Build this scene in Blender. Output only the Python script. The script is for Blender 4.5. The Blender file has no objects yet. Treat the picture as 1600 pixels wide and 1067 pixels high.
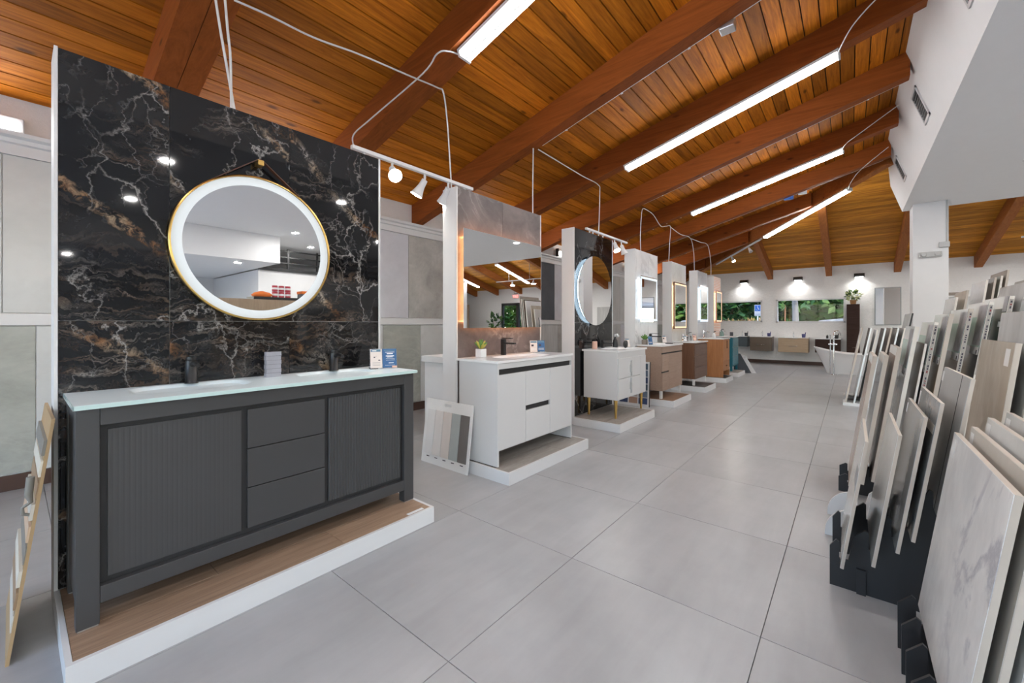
import bpy, bmesh, math, random
from mathutils import Vector, Matrix
random.seed(7)
PI = math.pi
C = bpy.context.scene.collection
S = bpy.context.scene

# ------------------------------------------------------------------ camera, world, sun, exposure
cam_d = bpy.data.cameras.new('camera'); cam = bpy.data.objects.new('camera', cam_d); C.objects.link(cam)
cam.location = (0, 0, 1.30)
YAW = math.atan2(0.6357, 0.7719)
cam.rotation_euler = (PI/2, 0, YAW - PI/2)
cam_d.sensor_width = 36.0; cam_d.lens = 643.0/1600*36; cam_d.shift_y = -27.5/1600
cam_d.clip_start = 0.05; cam_d.clip_end = 300
S.camera = cam
S.view_settings.view_transform = 'Standard'; S.view_settings.look = 'None'
S.view_settings.gamma = 1; S.view_settings.use_curve_mapping = False
S.view_settings.exposure = 0.28
W = bpy.data.worlds.new('world'); S.world = W; W.use_nodes = True
wn = W.node_tree.nodes; wl = W.node_tree.links
sky = wn.new('ShaderNodeTexSky'); sky.sky_type = 'NISHITA'; sky.sun_disc = False
sky.sun_elevation = math.radians(55); sky.sun_rotation = math.radians(200)
wl.new(sky.outputs[0], wn['Background'].inputs[0]); wn['Background'].inputs[1].default_value = 1.1
sd = bpy.data.lights.new('sun', 'SUN'); sun = bpy.data.objects.new('sun', sd); C.objects.link(sun)
sun.rotation_euler = (0, math.radians(-38), math.radians(20)); sd.energy = 2.5; sd.angle = 0.01; sd.color = (1, .95, .85)
sun.location = (10, 0, 20)

# interior light levels
L_TUBE = 33.0; L_LEDGE = 50.0; P_DOWN = 25.0; P_SCONCE = 4.0; P_SPOT = 5.0

# ------------------------------------------------------------------ room constants
YW, ZE, SL = 5.07, 3.07, 0.271          # left wall, eave height, roof slope
XF, XB, YR = 16.0, -4.0, -12.2          # far wall, back wall, right wall
def zl(y): return ZE + SL*(YW - y)      # underside of the left slope
def ze(x): return ZE + SL*(XF - x)      # underside of the end slope
SOF = 3.64; XS = 11.8                   # flat soffit and its far end

# ------------------------------------------------------------------ node helpers
def newmat(name):
    m = bpy.data.materials.new(name); m.use_nodes = True
    return m, m.node_tree, m.node_tree.nodes['Principled BSDF']
def nd(t, typ, inp=None, **kw):
    n = t.nodes.new(typ)
    for k, v in kw.items(): setattr(n, k, v)
    if inp:
        for k, v in inp.items():
            if isinstance(v, bpy.types.NodeSocket): t.links.new(v, n.inputs[k])
            else: n.inputs[k].default_value = v
    return n
def mth(t, op, a, b=None, clamp=False):
    i = {0: a}
    if b is not None: i[1] = b
    return nd(t, 'ShaderNodeMath', i, operation=op, use_clamp=clamp).outputs[0]
def mixc(t, f, a, b, mode='MIX'):
    n = nd(t, 'ShaderNodeMix', None, data_type='RGBA', blend_type=mode)
    for k, v in ((0, f), (6, a), (7, b)):
        if isinstance(v, bpy.types.NodeSocket): t.links.new(v, n.inputs[k])
        else: n.inputs[k].default_value = v if not isinstance(v, tuple) or len(v) == 4 else (*v, 1)
    return n.outputs[2]
def ramp(t, f, stops):
    n = nd(t, 'ShaderNodeValToRGB', {0: f}); e = n.color_ramp.elements
    while len(e) < len(stops): e.new(0.5)
    for q, (p, c) in zip(e, stops):
        q.position = p; q.color = (*c, 1) if isinstance(c, tuple) else (c, c, c, 1)
    return n.outputs[0]
def coords(t, scale=(1, 1, 1), rot=(0, 0, 0), rnd=0.0, src='pos'):
    if src == 'pos': v = nd(t, 'ShaderNodeNewGeometry').outputs['Position']
    else: v = nd(t, 'ShaderNodeTexCoord').outputs['Object']
    if rnd:
        o = nd(t, 'ShaderNodeObjectInfo').outputs['Random']
        k = mth(t, 'MULTIPLY', o, rnd)
        cv = nd(t, 'ShaderNodeCombineXYZ', {0: k, 1: mth(t, 'MULTIPLY', k, 1.7), 2: mth(t, 'MULTIPLY', k, 0.63)}).outputs[0]
        v = nd(t, 'ShaderNodeVectorMath', {0: v, 1: cv}, operation='ADD').outputs[0]
    return nd(t, 'ShaderNodeMapping', {0: v, 2: rot, 3: scale}).outputs[0]
def noise(t, v, s, d=4, r=.55, dist=0.0):
    return nd(t, 'ShaderNodeTexNoise', {'Vector': v, 'Scale': s, 'Detail': d, 'Roughness': r, 'Distortion': dist}).outputs[0]
def bump(t, b, h, strength=.2, dist=.01):
    n = nd(t, 'ShaderNodeBump', {'Height': h, 'Strength': strength, 'Distance': dist}); t.links.new(n.outputs[0], b.inputs['Normal'])
MC = {}
def plain(name, col, rough=.5, metal=0.0, var=.06, spec=.5, coat=0.0):
    if name in MC: return MC[name]
    m, t, b = newmat(name)
    n = noise(t, coords(t), 7.0)
    lo = tuple(c*(1-var) for c in col); hi = tuple(min(1, c*(1+var)) for c in col)
    t.links.new(mixc(t, n, lo, hi), b.inputs['Base Color'])
    b.inputs['Roughness'].default_value = rough; b.inputs['Metallic'].default_value = metal
    b.inputs['Specular IOR Level'].default_value = spec; b.inputs['Coat Weight'].default_value = coat
    MC[name] = m; return m
def emis(name, col, st, base=(.9, .9, .9)):
    if name in MC: return MC[name]
    m, t, b = newmat(name)
    b.inputs['Base Color'].default_value = (*base, 1); b.inputs['Emission Color'].default_value = (*col, 1)
    b.inputs['Emission Strength'].default_value = st
    MC[name] = m; return m
def stone(name, c0, c1, scale=1.5, rough=.45, vein=None, vs=1.2, va=.6, stretch=(1, 1, 1), rnd=9.0, spec=.5):
    """clouded stone or concrete tile with optional thin veins"""
    m, t, b = newmat(name)
    v = coords(t, stretch, rnd=rnd)
    n1 = noise(t, v, scale, 8, .62, .6); n2 = noise(t, v, scale*9, 5, .6)
    f = mth(t, 'ADD', mth(t, 'MULTIPLY', n1, .8), mth(t, 'MULTIPLY', n2, .2))
    col = ramp(t, f, [(.34, c0), (.66, c1)])
    if vein:
        w = noise(t, v, vs, 9, .6, 1.2)
        l = mth(t, 'SUBTRACT', 1.0, mth(t, 'MULTIPLY', mth(t, 'ABSOLUTE', mth(t, 'SUBTRACT', w, .5)), 26.0), True)
        mk = ramp(t, noise(t, v, vs*.8, 2), [(.42, 0.0), (.62, 1.0)])
        col = mixc(t, mth(t, 'MULTIPLY', mth(t, 'MULTIPLY', l, mk), va), col, vein)
    t.links.new(col, b.inputs['Base Color'])
    b.inputs['Roughness'].default_value = rough; b.inputs['Specular IOR Level'].default_value = spec
    return m
def wood(name, c0, c1, axis='X', scale=1.0, rough=.45, rnd=20.0, vary=.35, knots=True, spec=.4):
    """straight-grained timber, grain along the given axis"""
    m, t, b = newmat(name)
    st = {'X': (.35, 6, 6), 'Y': (6, .35, 6), 'Z': (6, 6, .35)}[axis]
    v = coords(t, tuple(s*scale for s in st), rnd=rnd)
    g = noise(t, v, 3.0, 9, .65, 1.6); g2 = noise(t, v, 14.0, 4, .7, .3)
    f = mth(t, 'ADD', mth(t, 'MULTIPLY', g, .75), mth(t, 'MULTIPLY', g2, .25))
    col = ramp(t, f, [(.30, c0), (.70, c1)])
    if knots:
        vk = coords(t, {'X': (1.1, 3, 3), 'Y': (3, 1.1, 3), 'Z': (3, 3, 1.1)}[axis], rnd=rnd)
        k = nd(t, 'ShaderNodeTexVoronoi', {'Vector': vk, 'Scale': 1.6}).outputs['Distance']
        kk = ramp(t, k, [(.05, 1.0), (.12, 0.0)])
        col = mixc(t, mth(t, 'MULTIPLY', kk, .75), col, tuple(c*.22 for c in c0))
    r = nd(t, 'ShaderNodeObjectInfo').outputs['Random']
    col = mixc(t, 1.0, col, ramp(t, r, [(0.0, 1-vary), (1.0, 1.0)]), 'MULTIPLY')
    t.links.new(col, b.inputs['Base Color']); b.inputs['Roughness'].default_value = rough
    b.inputs['Specular IOR Level'].default_value = spec
    bump(t, b, f, .15, .004)
    return m

# ------------------------------------------------------------------ materials
white = plain('white_paint', (.68, .68, .68), .55, var=.03)
ceil_white = plain('soffit_paint', (.84, .84, .84), .7, var=.02)
def stucco():
    m, t, b = newmat('rough_white_stucco')
    n = noise(t, coords(t), 14.0, 8, .7)
    t.links.new(mixc(t, n, (.74, .74, .73), (.84, .84, .83)), b.inputs['Base Color']); b.inputs['Roughness'].default_value = .8
    bump(t, b, n, .5, .03); return m
stuc = stucco()
trimw = plain('trim_white', (.66, .66, .66), .4, var=.02)
gloss_white = plain('gloss_white', (.61, .61, .61), .12, var=.01, coat=.4)
dark_vanity = plain('charcoal_lacquer', (.048, .048, .050), .42, var=.04)
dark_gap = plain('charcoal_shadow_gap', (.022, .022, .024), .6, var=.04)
black = plain('matte_black', (.012, .012, .013), .38, var=.1)
black_metal = plain('rack_black_steel', (.016, .016, .018), .45, var=.1)
gold = plain('brushed_gold', (.66, .42, .13), .28, 1.0)
chrome = plain('chrome', (.75, .76, .78), .12, 1.0, var=.02)
leather = plain('brown_leather', (.10, .040, .022), .55)
brown_base = plain('brown_baseboard', (.060, .028, .018), .5)
grout = plain('grout', (.16, .16, .16), .8)
ceramic = plain('white_ceramic', (.76, .76, .76), .15, var=.01, spec=.35)
alu = plain('aluminium', (.62, .62, .62), .35, 1.0)
edge_clay = plain('tile_edge_clay', (.50, .44, .38), .75, var=.15)
edge_white = plain('tile_edge_white', (.70, .66, .60), .7, var=.1)
paper = plain('paper_white', (.78, .78, .78), .6, var=.02)
cable_m = plain('white_cable', (.66, .64, .61), .5, var=.1)
dark_slot = plain('dark_slot', (.02, .02, .02), .6)
def floor_tile_mat():
    m, t, b = newmat('grey_concrete_tile')
    v = coords(t, (1, 1, 1), rnd=13.0)
    n1 = noise(t, v, 1.3, 4, .5, .2); n2 = noise(t, v, 5.0, 6, .65)
    st = noise(t, coords(t, (.7, 4.5, 1), (0, 0, .7), rnd=13.0), 2.4, 6, .6, .5)
    f = mth(t, 'ADD', mth(t, 'ADD', mth(t, 'MULTIPLY', n1, .5), mth(t, 'MULTIPLY', n2, .22)), mth(t, 'MULTIPLY', st, .28))
    t.links.new(ramp(t, f, [(.30, (.275, .275, .278)), (.70, (.40, .40, .404))]), b.inputs['Base Color'])
    b.inputs['Roughness'].default_value = .30
    b.inputs['Specular IOR Level'].default_value = .45
    return m
tile_floor = floor_tile_mat()
plank_m = wood('stained_cedar_plank', (.27, .070, .0045), (.82, .265, .016), 'X', 1.0, .6, vary=.5, spec=.15)
beam_m = wood('stained_beam', (.20, .046, .007), (.36, .098, .017), 'Y', .8, .6, vary=.2, spec=.15)
beam_x = wood('stained_beam_lengthwise', (.26, .080, .018), (.46, .165, .042), 'X', .8, .6, vary=.2, spec=.15)
def far_plank():
    m, t, b = newmat('stained_cedar_far')
    p = nd(t, 'ShaderNodeNewGeometry').outputs['Position']
    sx = nd(t, 'ShaderNodeSeparateXYZ', {0: p})
    row = mth(t, 'FLOOR', mth(t, 'DIVIDE', sx.outputs[0], .138))
    wnz = nd(t, 'ShaderNodeTexWhiteNoise', {'W': row}, noise_dimensions='1D').outputs[0]
    g = noise(t, coords(t, (6, .35, 6)), 3.0, 8, .65, 1.2)
    col = ramp(t, g, [(.3, (.34, .105, .008)), (.7, (.90, .40, .040))])
    col = mixc(t, 1.0, col, ramp(t, wnz, [(0, .6), (1, 1.0)]), 'MULTIPLY')
    t.links.new(col, b.inputs['Base Color']); b.inputs['Roughness'].default_value = .6; b.inputs['Specular IOR Level'].default_value = .15; return m
plank_far = far_plank()
roof_dark = plain('roof_deck_dark', (.030, .012, .006), .9)
def black_marble(name, amount=1.0, gold_amt=1.0, seed=0.0):
    m, t, b = newmat(name)
    v0 = coords(t, (1, 1, 1), (0, 0, 0), rnd=7.3)
    v0 = nd(t, 'ShaderNodeMapping', {0: v0, 1: (seed, seed*.4, seed*1.3)}).outputs[0]
    def warp(v, sc, amt, det=6.0):
        w = nd(t, 'ShaderNodeTexNoise', {'Vector': v0, 'Scale': sc, 'Detail': det, 'Roughness': .62})
        wv = nd(t, 'ShaderNodeVectorMath', {0: w.outputs['Color'], 1: (.5, .5, .5)}, operation='SUBTRACT').outputs[0]
        wv = nd(t, 'ShaderNodeVectorMath', {0: wv, 'Scale': amt}, operation='SCALE').outputs[0]
        return nd(t, 'ShaderNodeVectorMath', {0: v, 1: wv}, operation='ADD').outputs[0]
    v = warp(v0, 3.0, .42)
    def edges(sc, sz, rot=.7):
        return nd(t, 'ShaderNodeTexVoronoi', {'Vector': nd(t, 'ShaderNodeMapping', {0: v, 2: (0, rot, 0), 3: (1, 1, sz)}).outputs[0], 'Scale': sc}, feature='DISTANCE_TO_EDGE').outputs['Distance']
    web = mth(t, 'MULTIPLY', ramp(t, edges(2.5, .5), [(0.0, 1.0), (.007, .35), (.018, 0.0)]), ramp(t, noise(t, v0, 2.3, 3), [(.40, 0.0), (.56, 1.0)]))
    web2 = mth(t, 'MULTIPLY', ramp(t, edges(6.5, .6, -.5), [(0.0, .55), (.012, .15), (.03, 0.0)]), ramp(t, noise(t, v0, 2.9, 3), [(.48, 0.0), (.62, 1.0)]))
    # broken gold bands running down the diagonal
    sx = nd(t, 'ShaderNodeSeparateXYZ', {0: warp(v0, 2.2, .30)})
    c = mth(t, 'ADD', mth(t, 'MULTIPLY', sx.outputs[0], .9), sx.outputs[2])
    fr = mth(t, 'FRACT', mth(t, 'DIVIDE', c, .83))
    band = ramp(t, mth(t, 'ABSOLUTE', mth(t, 'SUBTRACT', fr, .5)), [(0.0, 1.0), (.03, .8), (.055, 0.0)])
    brk = ramp(t, noise(t, v0, 24.0, 7, .78, .8), [(.45, 0.0), (.60, 1.0)])
    band = mth(t, 'MULTIPLY', mth(t, 'MULTIPLY', band, brk), ramp(t, noise(t, v0, 2.1, 2), [(.42, 0.0), (.54, 1.0)]))
    # layered grey-brown streaks
    vs = nd(t, 'ShaderNodeMapping', {0: v, 2: (0, -.18, 0), 3: (1.3, 1, 15)}).outputs[0]
    sn = noise(t, vs, 2.2, 11, .78, .4)
    smk = ramp(t, noise(t, nd(t, 'ShaderNodeMapping', {0: v0, 3: (.8, 1, 1.9)}).outputs[0], 1.4, 2), [(.52, 0.0), (.62, 1.0)])
    if gold_amt > .5:
        zc = nd(t, 'ShaderNodeSeparateXYZ', {0: nd(t, 'ShaderNodeNewGeometry').outputs['Position']}); lay = ramp(t, mth(t, 'ADD', mth(t, 'ABSOLUTE', mth(t, 'SUBTRACT', zc.outputs[2], 1.22)), mth(t, 'MULTIPLY', zc.outputs[0], .22)), [(.30, 1.0), (.62, 0.0)])
        smk = mth(t, 'MAXIMUM', smk, mth(t, 'MULTIPLY', lay, .9))
    streak = mth(t, 'MULTIPLY', ramp(t, sn, [(.50, 0.0), (.64, 1.0)]), smk)
    hue = noise(t, v0, 5.0, 4)
    gcol = ramp(t, hue, [(.35, (.30, .13, .04)), (.52, (.44, .33, .22)), (.70, (.55, .52, .49))])
    col = ramp(t, noise(t, v0, 4.0, 7, .7), [(.4, (.004, .004, .005)), (.8, (.016, .017, .019))])
    col = mixc(t, mth(t, 'MULTIPLY', streak, .6*amount), col, ramp(t, hue, [(.35, (.17, .10, .055)), (.7, (.32, .31, .29))]))
    col = mixc(t, mth(t, 'MULTIPLY', mth(t, 'ADD', web, web2, True), .55*amount), col, (.50, .48, .46))
    col = mixc(t, mth(t, 'MULTIPLY', band, .75*gold_amt), col, gcol)
    t.links.new(col, b.inputs['Base Color'])
    b.inputs['Roughness'].default_value = .035; b.inputs['Specular IOR Level'].default_value = .45
    return m
marble_big = black_marble('black_gold_marble')
marble_blk = black_marble('black_grey_marble', .75, .15, 4.0)
copper_stone = stone('rust_grey_stone', (.085, .066, .062), (.20, .155, .145), 2.2, .35, (.42, .38, .36), 1.6, .5)
white_marble = stone('white_marble_tile', (.66, .66, .67), (.80, .80, .80), 1.2, .25, (.40, .40, .42), 1.2, .55)
lilac_tile = stone('lilac_grey_tile', (.50, .50, .54), (.62, .62, .66), 1.6, .4)
lgrey_tile = stone('light_grey_tile', (.50, .51, .50), (.60, .61, .60), 1.4, .4, (.42, .42, .40), 1.0, .3)
concrete_tile = stone('mottled_concrete_tile', (.30, .29, .27), (.48, .47, .44), 2.6, .5)
sage_tile = stone('grey_green_stone_tile', (.27, .28, .25), (.40, .41, .37), 1.8, .45, (.52, .52, .47), 1.6, .35, (1, 1, 1.6))
slate_tile = stone('dark_slate_tile', (.050, .056, .066), (.075, .082, .095), 3.0, .6)
linen_tile = stone('striated_grey_tile', (.40, .40, .39), (.56, .56, .55), 2.0, .45, stretch=(5, 5, .5))
taupe_tile = stone('taupe_tile', (.20, .165, .135), (.32, .27, .225), 1.6, .4)
mirror_m = plain('mirror_silver', (.88, .89, .90), .01, 1.0, var=0.0)
def glass(name, tint=(1, 1, 1), refl=.08):
    m, t, b = newmat(name); t.nodes.remove(b)
    out = t.nodes['Material Output']
    tr = nd(t, 'ShaderNodeBsdfTransparent', {0: (*tint, 1)}); gl = nd(t, 'ShaderNodeBsdfGlossy', {0: (1, 1, 1, 1), 'Roughness': .02})
    fr = nd(t, 'ShaderNodeFresnel', {0: 1.45})
    mx = nd(t, 'ShaderNodeMixShader', {0: mth(t, 'MULTIPLY', fr.outputs[0], refl/.05, True), 1: tr.outputs[0], 2: gl.outputs[0]})
    t.links.new(mx.outputs[0], out.inputs[0]); return m
pane_m = glass('window_glass', refl=.012); acrylic = glass('clear_acrylic', (.94, .95, .97), .12); frosted = plain('pale_acrylic', (.50, .50, .56), .15, var=.2); frosted.node_tree.nodes['Principled BSDF'].inputs['Alpha'].default_value = .6

# ------------------------------------------------------------------ mesh builder
class MB:
    def __init__(s): s.v = []; s.f = []; s.sm = []
    def add(s, vs, fs, smooth=False):
        o = len(s.v); s.v += [tuple(p) for p in vs]
        for f in fs: s.f.append(tuple(i+o for i in f)); s.sm.append(smooth)
        return s
    def box(s, x0, x1, y0, y1, z0, z1, bv=0.0):
        if x0 > x1: x0, x1 = x1, x0
        if y0 > y1: y0, y1 = y1, y0
        if z0 > z1: z0, z1 = z1, z0
        if bv <= 0:
            vs = [(x, y, z) for x in (x0, x1) for y in (y0, y1) for z in (z0, z1)]
            return s.add(vs, [(0, 1, 3, 2), (4, 6, 7, 5), (0, 4, 5, 1), (2, 3, 7, 6), (0, 2, 6, 4), (1, 5, 7, 3)])
        b = min(bv, (x1-x0)*.49, (y1-y0)*.49, (z1-z0)*.49)
        bm = bmesh.new(); bmesh.ops.create_cube(bm, size=1)
        for p in bm.verts: p.co = Vector(((p.co.x+.5)*(x1-x0)+x0, (p.co.y+.5)*(y1-y0)+y0, (p.co.z+.5)*(z1-z0)+z0))
        bmesh.ops.bevel(bm, geom=bm.edges[:], offset=b, segments=2, profile=.5, affect='EDGES')
        bm.verts.index_update()
        s.add([p.co[:] for p in bm.verts], [[q.index for q in f.verts] for f in bm.faces]); bm.free(); return s
    def hexa(s, p):   # 8 points: bottom quad then top quad
        return s.add(p, [(0, 3, 2, 1), (4, 5, 6, 7), (0, 1, 5, 4), (1, 2, 6, 5), (2, 3, 7, 6), (3, 0, 4, 7)])
    def prism(s, poly, axis, a, b):
        n = len(poly)
        def pt(q, w):
            return {'X': (w, q[0], q[1]), 'Y': (q[0], w, q[1]), 'Z': (q[0], q[1], w)}[axis]
        vs = [pt(q, a) for q in poly]+[pt(q, b) for q in poly]
        return s.add(vs, [tuple(range(n))[::-1], tuple(range(n, 2*n))]+[(i, (i+1) % n, n+(i+1) % n, n+i) for i in range(n)])
    def tube(s, pts, r, n=8, cap=True):
        pts = [Vector(p) for p in pts]; rs = r if isinstance(r, (list, tuple)) else [r]*len(pts)
        rings = []; up = None
        for i, p in enumerate(pts):
            d = (pts[min(i+1, len(pts)-1)]-pts[max(i-1, 0)]).normalized()
            if up is None: up = Vector((0, 0, 1)) if abs(d.z) < .9 else Vector((1, 0, 0))
            a = d.cross(up)
            if a.length < 1e-5: a = d.cross(Vector((1, 0, 0)))
            a.normalize(); bb = d.cross(a).normalized(); up = a.cross(d).normalized()
            rings.append([p+(a*math.cos(2*PI*k/n)+bb*math.sin(2*PI*k/n))*rs[i] for k in range(n)])
        vs = [q for rg in rings for q in rg]; m = len(pts)
        s.add(vs, [(i*n+k, i*n+(k+1) % n, (i+1)*n+(k+1) % n, (i+1)*n+k) for i in range(m-1) for k in range(n)], True)
        if cap: s.add(rings[0], [tuple(range(n))[::-1]]); s.add(rings[-1], [tuple(range(n))])
        return s
    def lathe(s, prof, c=(0, 0, 0), n=20, axis='Z', cap=True):
        def pt(r, z, a):
            x, y = r*math.cos(a), r*math.sin(a)
            q = {'Z': (x, y, z), 'Y': (x, z, y), 'X': (z, x, y)}[axis]
            return (q[0]+c[0], q[1]+c[1], q[2]+c[2])
        vs = [pt(r, z, 2*PI*k/n) for r, z in prof for k in range(n)]; m = len(prof)
        s.add(vs, [(i*n+k, i*n+(k+1) % n, (i+1)*n+(k+1) % n, (i+1)*n+k) for i in range(m-1) for k in range(n)], True)
        if cap:
            s.add([vs[k] for k in range(n)], [tuple(range(n))[::-1]]); s.add([vs[(m-1)*n+k] for k in range(n)], [tuple(range(n))])
        return s
    def build(s, name, mat, parent=None, local=False):
        me = bpy.data.meshes.new(name)
        vs = s.v
        if parent is not None and not local:
            inv = wmat(parent).inverted(); vs = [tuple(inv @ Vector(p)) for p in vs]
        me.from_pydata(vs, [], s.f); me.polygons.foreach_set('use_smooth', s.sm)
        me.materials.append(mat)
        bm = bmesh.new(); bm.from_mesh(me); bmesh.ops.recalc_face_normals(bm, faces=bm.faces[:]); bm.to_mesh(me); bm.free()
        o = bpy.data.objects.new(name, me); C.objects.link(o)
        if parent is not None: o.parent = parent
        return o
def wmat(o):
    m = Matrix.LocRotScale(o.location, o.rotation_euler, o.scale)
    return wmat(o.parent) @ m if o.parent else m
def tag(o, label=None, cat=None, group=None, kind=None):
    if label: o['label'] = label
    if cat: o['category'] = cat
    if group: o['group'] = group
    if kind: o['kind'] = kind
    return o
def thing(name, label, cat, loc=(0, 0, 0), rz=0.0, group=None):
    o = bpy.data.objects.new(name, None); C.objects.link(o); o.location = loc; o.rotation_euler = (0, 0, rz)
    o.empty_display_size = .1
    return tag(o, label, cat, group)
def bx(name, mat, parent, *a, bv=0.0): return MB().box(*a, bv=bv).build(name, mat, parent)
def struct(o): o['kind'] = 'structure'; return o
def area(name, loc, size, power, col=(1, 1, 1), rot=(0, 0, 0), shape='DISK', spread=PI, size_y=None):
    d = bpy.data.lights.new(name, 'AREA'); d.shape = shape; d.size = size; d.energy = power; d.color = col; d.spread = spread
    if size_y: d.size_y = size_y
    o = bpy.data.objects.new(name, d); C.objects.link(o); o.location = loc; o.rotation_euler = rot; return o

# ================================================================== THE SETTING
# floor: grout slab with separate tiles
fl = struct(bx('floor', grout, None, XB, XF, YR, YW, -.14, -.006))
GX, GY, GS = 1.068, 1.197, .9075
far_tiles = MB()
for i in range(-6, 18):
    for j in range(-16, 6):
        x0, x1 = max(XB, GX+i*GS), min(XF, GX+(i+1)*GS); y0, y1 = max(YR, GY+j*GS), min(YW, GY+(j+1)*GS)
        if x1-x0 < .02 or y1-y0 < .02: continue
        g = .0014; b = (x0+g, x1-g, y0+g, y1-g, -.006, 0.0)
        if x0 > -1.2 and y0 > -3.4: bx('floor_tile', tile_floor, fl, *b, bv=.0012)
        else: far_tiles.box(*b)
o = far_tiles.build('floor_tiles_beyond', tile_floor, fl); o['kind'] = 'stuff'

# left wall
wl_ = struct(bx('wall_left', stuc, None, XB, XF+.2, YW, YW+.2, 0, 3.3))
struct(bx('baseboard_left', brown_base, None, XB, XF-.02, YW-.018, YW-.0005, .001, .12))
def wall_tile(x0, x1, z0, z1, m): bx('wall_tile', m, wl_, x0+.003, x1-.003, YW-.014, YW-.0005, z0+.003, z1-.003, bv=.002)
up, lo = (1.385, 2.615), (.125, 1.285)
for x0, x1, m in ((-1.25, -.66, lgrey_tile), (-.66, -.05, lgrey_tile), (-.05, .56, lgrey_tile), (.56, 1.16, white_marble), (1.16, 1.9, concrete_tile), (1.9, 2.6, lilac_tile),
                  (2.6, 3.14, slate_tile), (3.14, 3.73, lilac_tile), (3.73, 4.40, concrete_tile), (4.40, 5.0, lilac_tile), (5.0, 5.6, white_marble), (5.6, 6.2, concrete_tile), (6.2, 6.95, linen_tile),
                  (6.95, 7.62, slate_tile), (7.62, 8.25, lilac_tile), (8.25, 8.9, white_marble), (8.9, 9.6, linen_tile), (9.6, 10.3, taupe_tile), (10.3, 10.95, linen_tile), (10.95, 11.6, lgrey_tile), (11.6, 12.3, lilac_tile),
                  (12.3, 13.0, slate_tile), (13.0, 13.7, lgrey_tile), (13.7, 14.5, white_marble), (14.5, 15.3, taupe_tile)):
    wall_tile(x0, x1, *up, m)
for x0, x1, m in ((-1.4, -.5, sage_tile), (-.5, .12, sage_tile), (.12, .75, lgrey_tile), (.75, 1.5, concrete_tile), (1.5, 2.4, linen_tile), (2.4, 3.3, lgrey_tile), (3.3, 3.95, sage_tile),
                  (3.95, 4.7, lgrey_tile), (4.7, 5.6, concrete_tile), (5.6, 6.5, sage_tile), (6.5, 7.1, lgrey_tile), (7.1, 7.75, linen_tile), (7.75, 8.5, concrete_tile), (8.5, 9.4, lgrey_tile), (9.4, 10.2, sage_tile),
                  (10.2, 11.0, linen_tile), (11.0, 11.9, lilac_tile), (11.9, 12.8, concrete_tile), (12.8, 13.8, lgrey_tile), (13.8, 15.0, sage_tile)):
    wall_tile(x0, x1, *lo, m)
struct(bx('trim_1', trimw, None, XB, XF-.02, YW-.035, YW-.0005, 1.287, 1.383, bv=.006))
m_ = MB()
m_.prism([(YW-.0005, 2.618), (YW-.03, 2.618), (YW-.03, 2.70), (YW-.05, 2.71), (YW-.055, 2.74), (YW-.085, 2.755), (YW-.09, 2.785), (YW-.0005, 2.785)], 'X', XB, XF-.02)
struct(m_.build('trim_2', trimw))

# far wall with two window openings and the glazed exit door
W1 = (2.296, 4.1, 1.36, 2.09); W2 = (.127, 1.905, 1.34, 2.10); DR = (-8.45, -6.95, 0.0, 2.35)
def wall_far_piece(mb, y0, y1, z0, z1): mb.box(XF, XF+.2, y0, y1, z0, z1)
m_ = MB(); ys = [(W1[1], YW+.2), (W2[1], W1[0]), (DR[1], W2[0]), (YR, DR[0])]
for y0, y1 in ys: wall_far_piece(m_, y0, y1, 0, 3.3)
for w in (W1, W2): wall_far_piece(m_, w[0], w[1], 0, w[2]); wall_far_piece(m_, w[0], w[1], w[3], 3.3)
wall_far_piece(m_, DR[0], DR[1], DR[3], 3.3)
struct(m_.build('wall_far', stuc))
struct(bx('baseboard_far', brown_base, None, XF-.018, XF-.0005, DR[1]+.06, YW-.02, .001, .11))
for n, w in ((1, W1), (2, W2)):
    m_ = MB(); t_ = .045
    m_.box(XF-.012, XF+.12, w[0], w[0]+t_, w[2], w[3]); m_.box(XF-.012, XF+.12, w[1]-t_, w[1], w[2], w[3])
    m_.box(XF-.012, XF+.12, w[0], w[1], w[2], w[2]+t_); m_.box(XF-.012, XF+.12, w[0], w[1], w[3]-t_, w[3])
    wd = struct(m_.build('window_%d' % n, trimw))
    bx('pane', pane_m, wd, XF+.06, XF+.066, w[0]+t_, w[1]-t_, w[2]+t_, w[3]-t_)
m_ = MB(); y0, y1 = DR[0], DR[1]; t_ = .09; dkf = plain('bronze_door_frame', (.03, .027, .025), .4)
for a, b in ((y0, y0+t_), ((y0+y1)/2+.22, (y0+y1)/2+.36), (y1-t_, y1)): m_.box(XF-.02, XF+.12, a, b, 0.0, DR[3])
m_.box(XF-.02, XF+.12, y0, y1, DR[3]-.12, DR[3]); m_.box(XF-.02, XF+.12, y0, y1, 0.0, .2); m_.box(XF-.02, XF+.12, y0, (y0+y1)/2+.3, .98, 1.06)
dd = struct(m_.build('door_1', dkf)); bx('pane', pane_m, dd, XF+.05, XF+.056, y0+.02, y1-.02, .02, DR[3]-.02)
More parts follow.
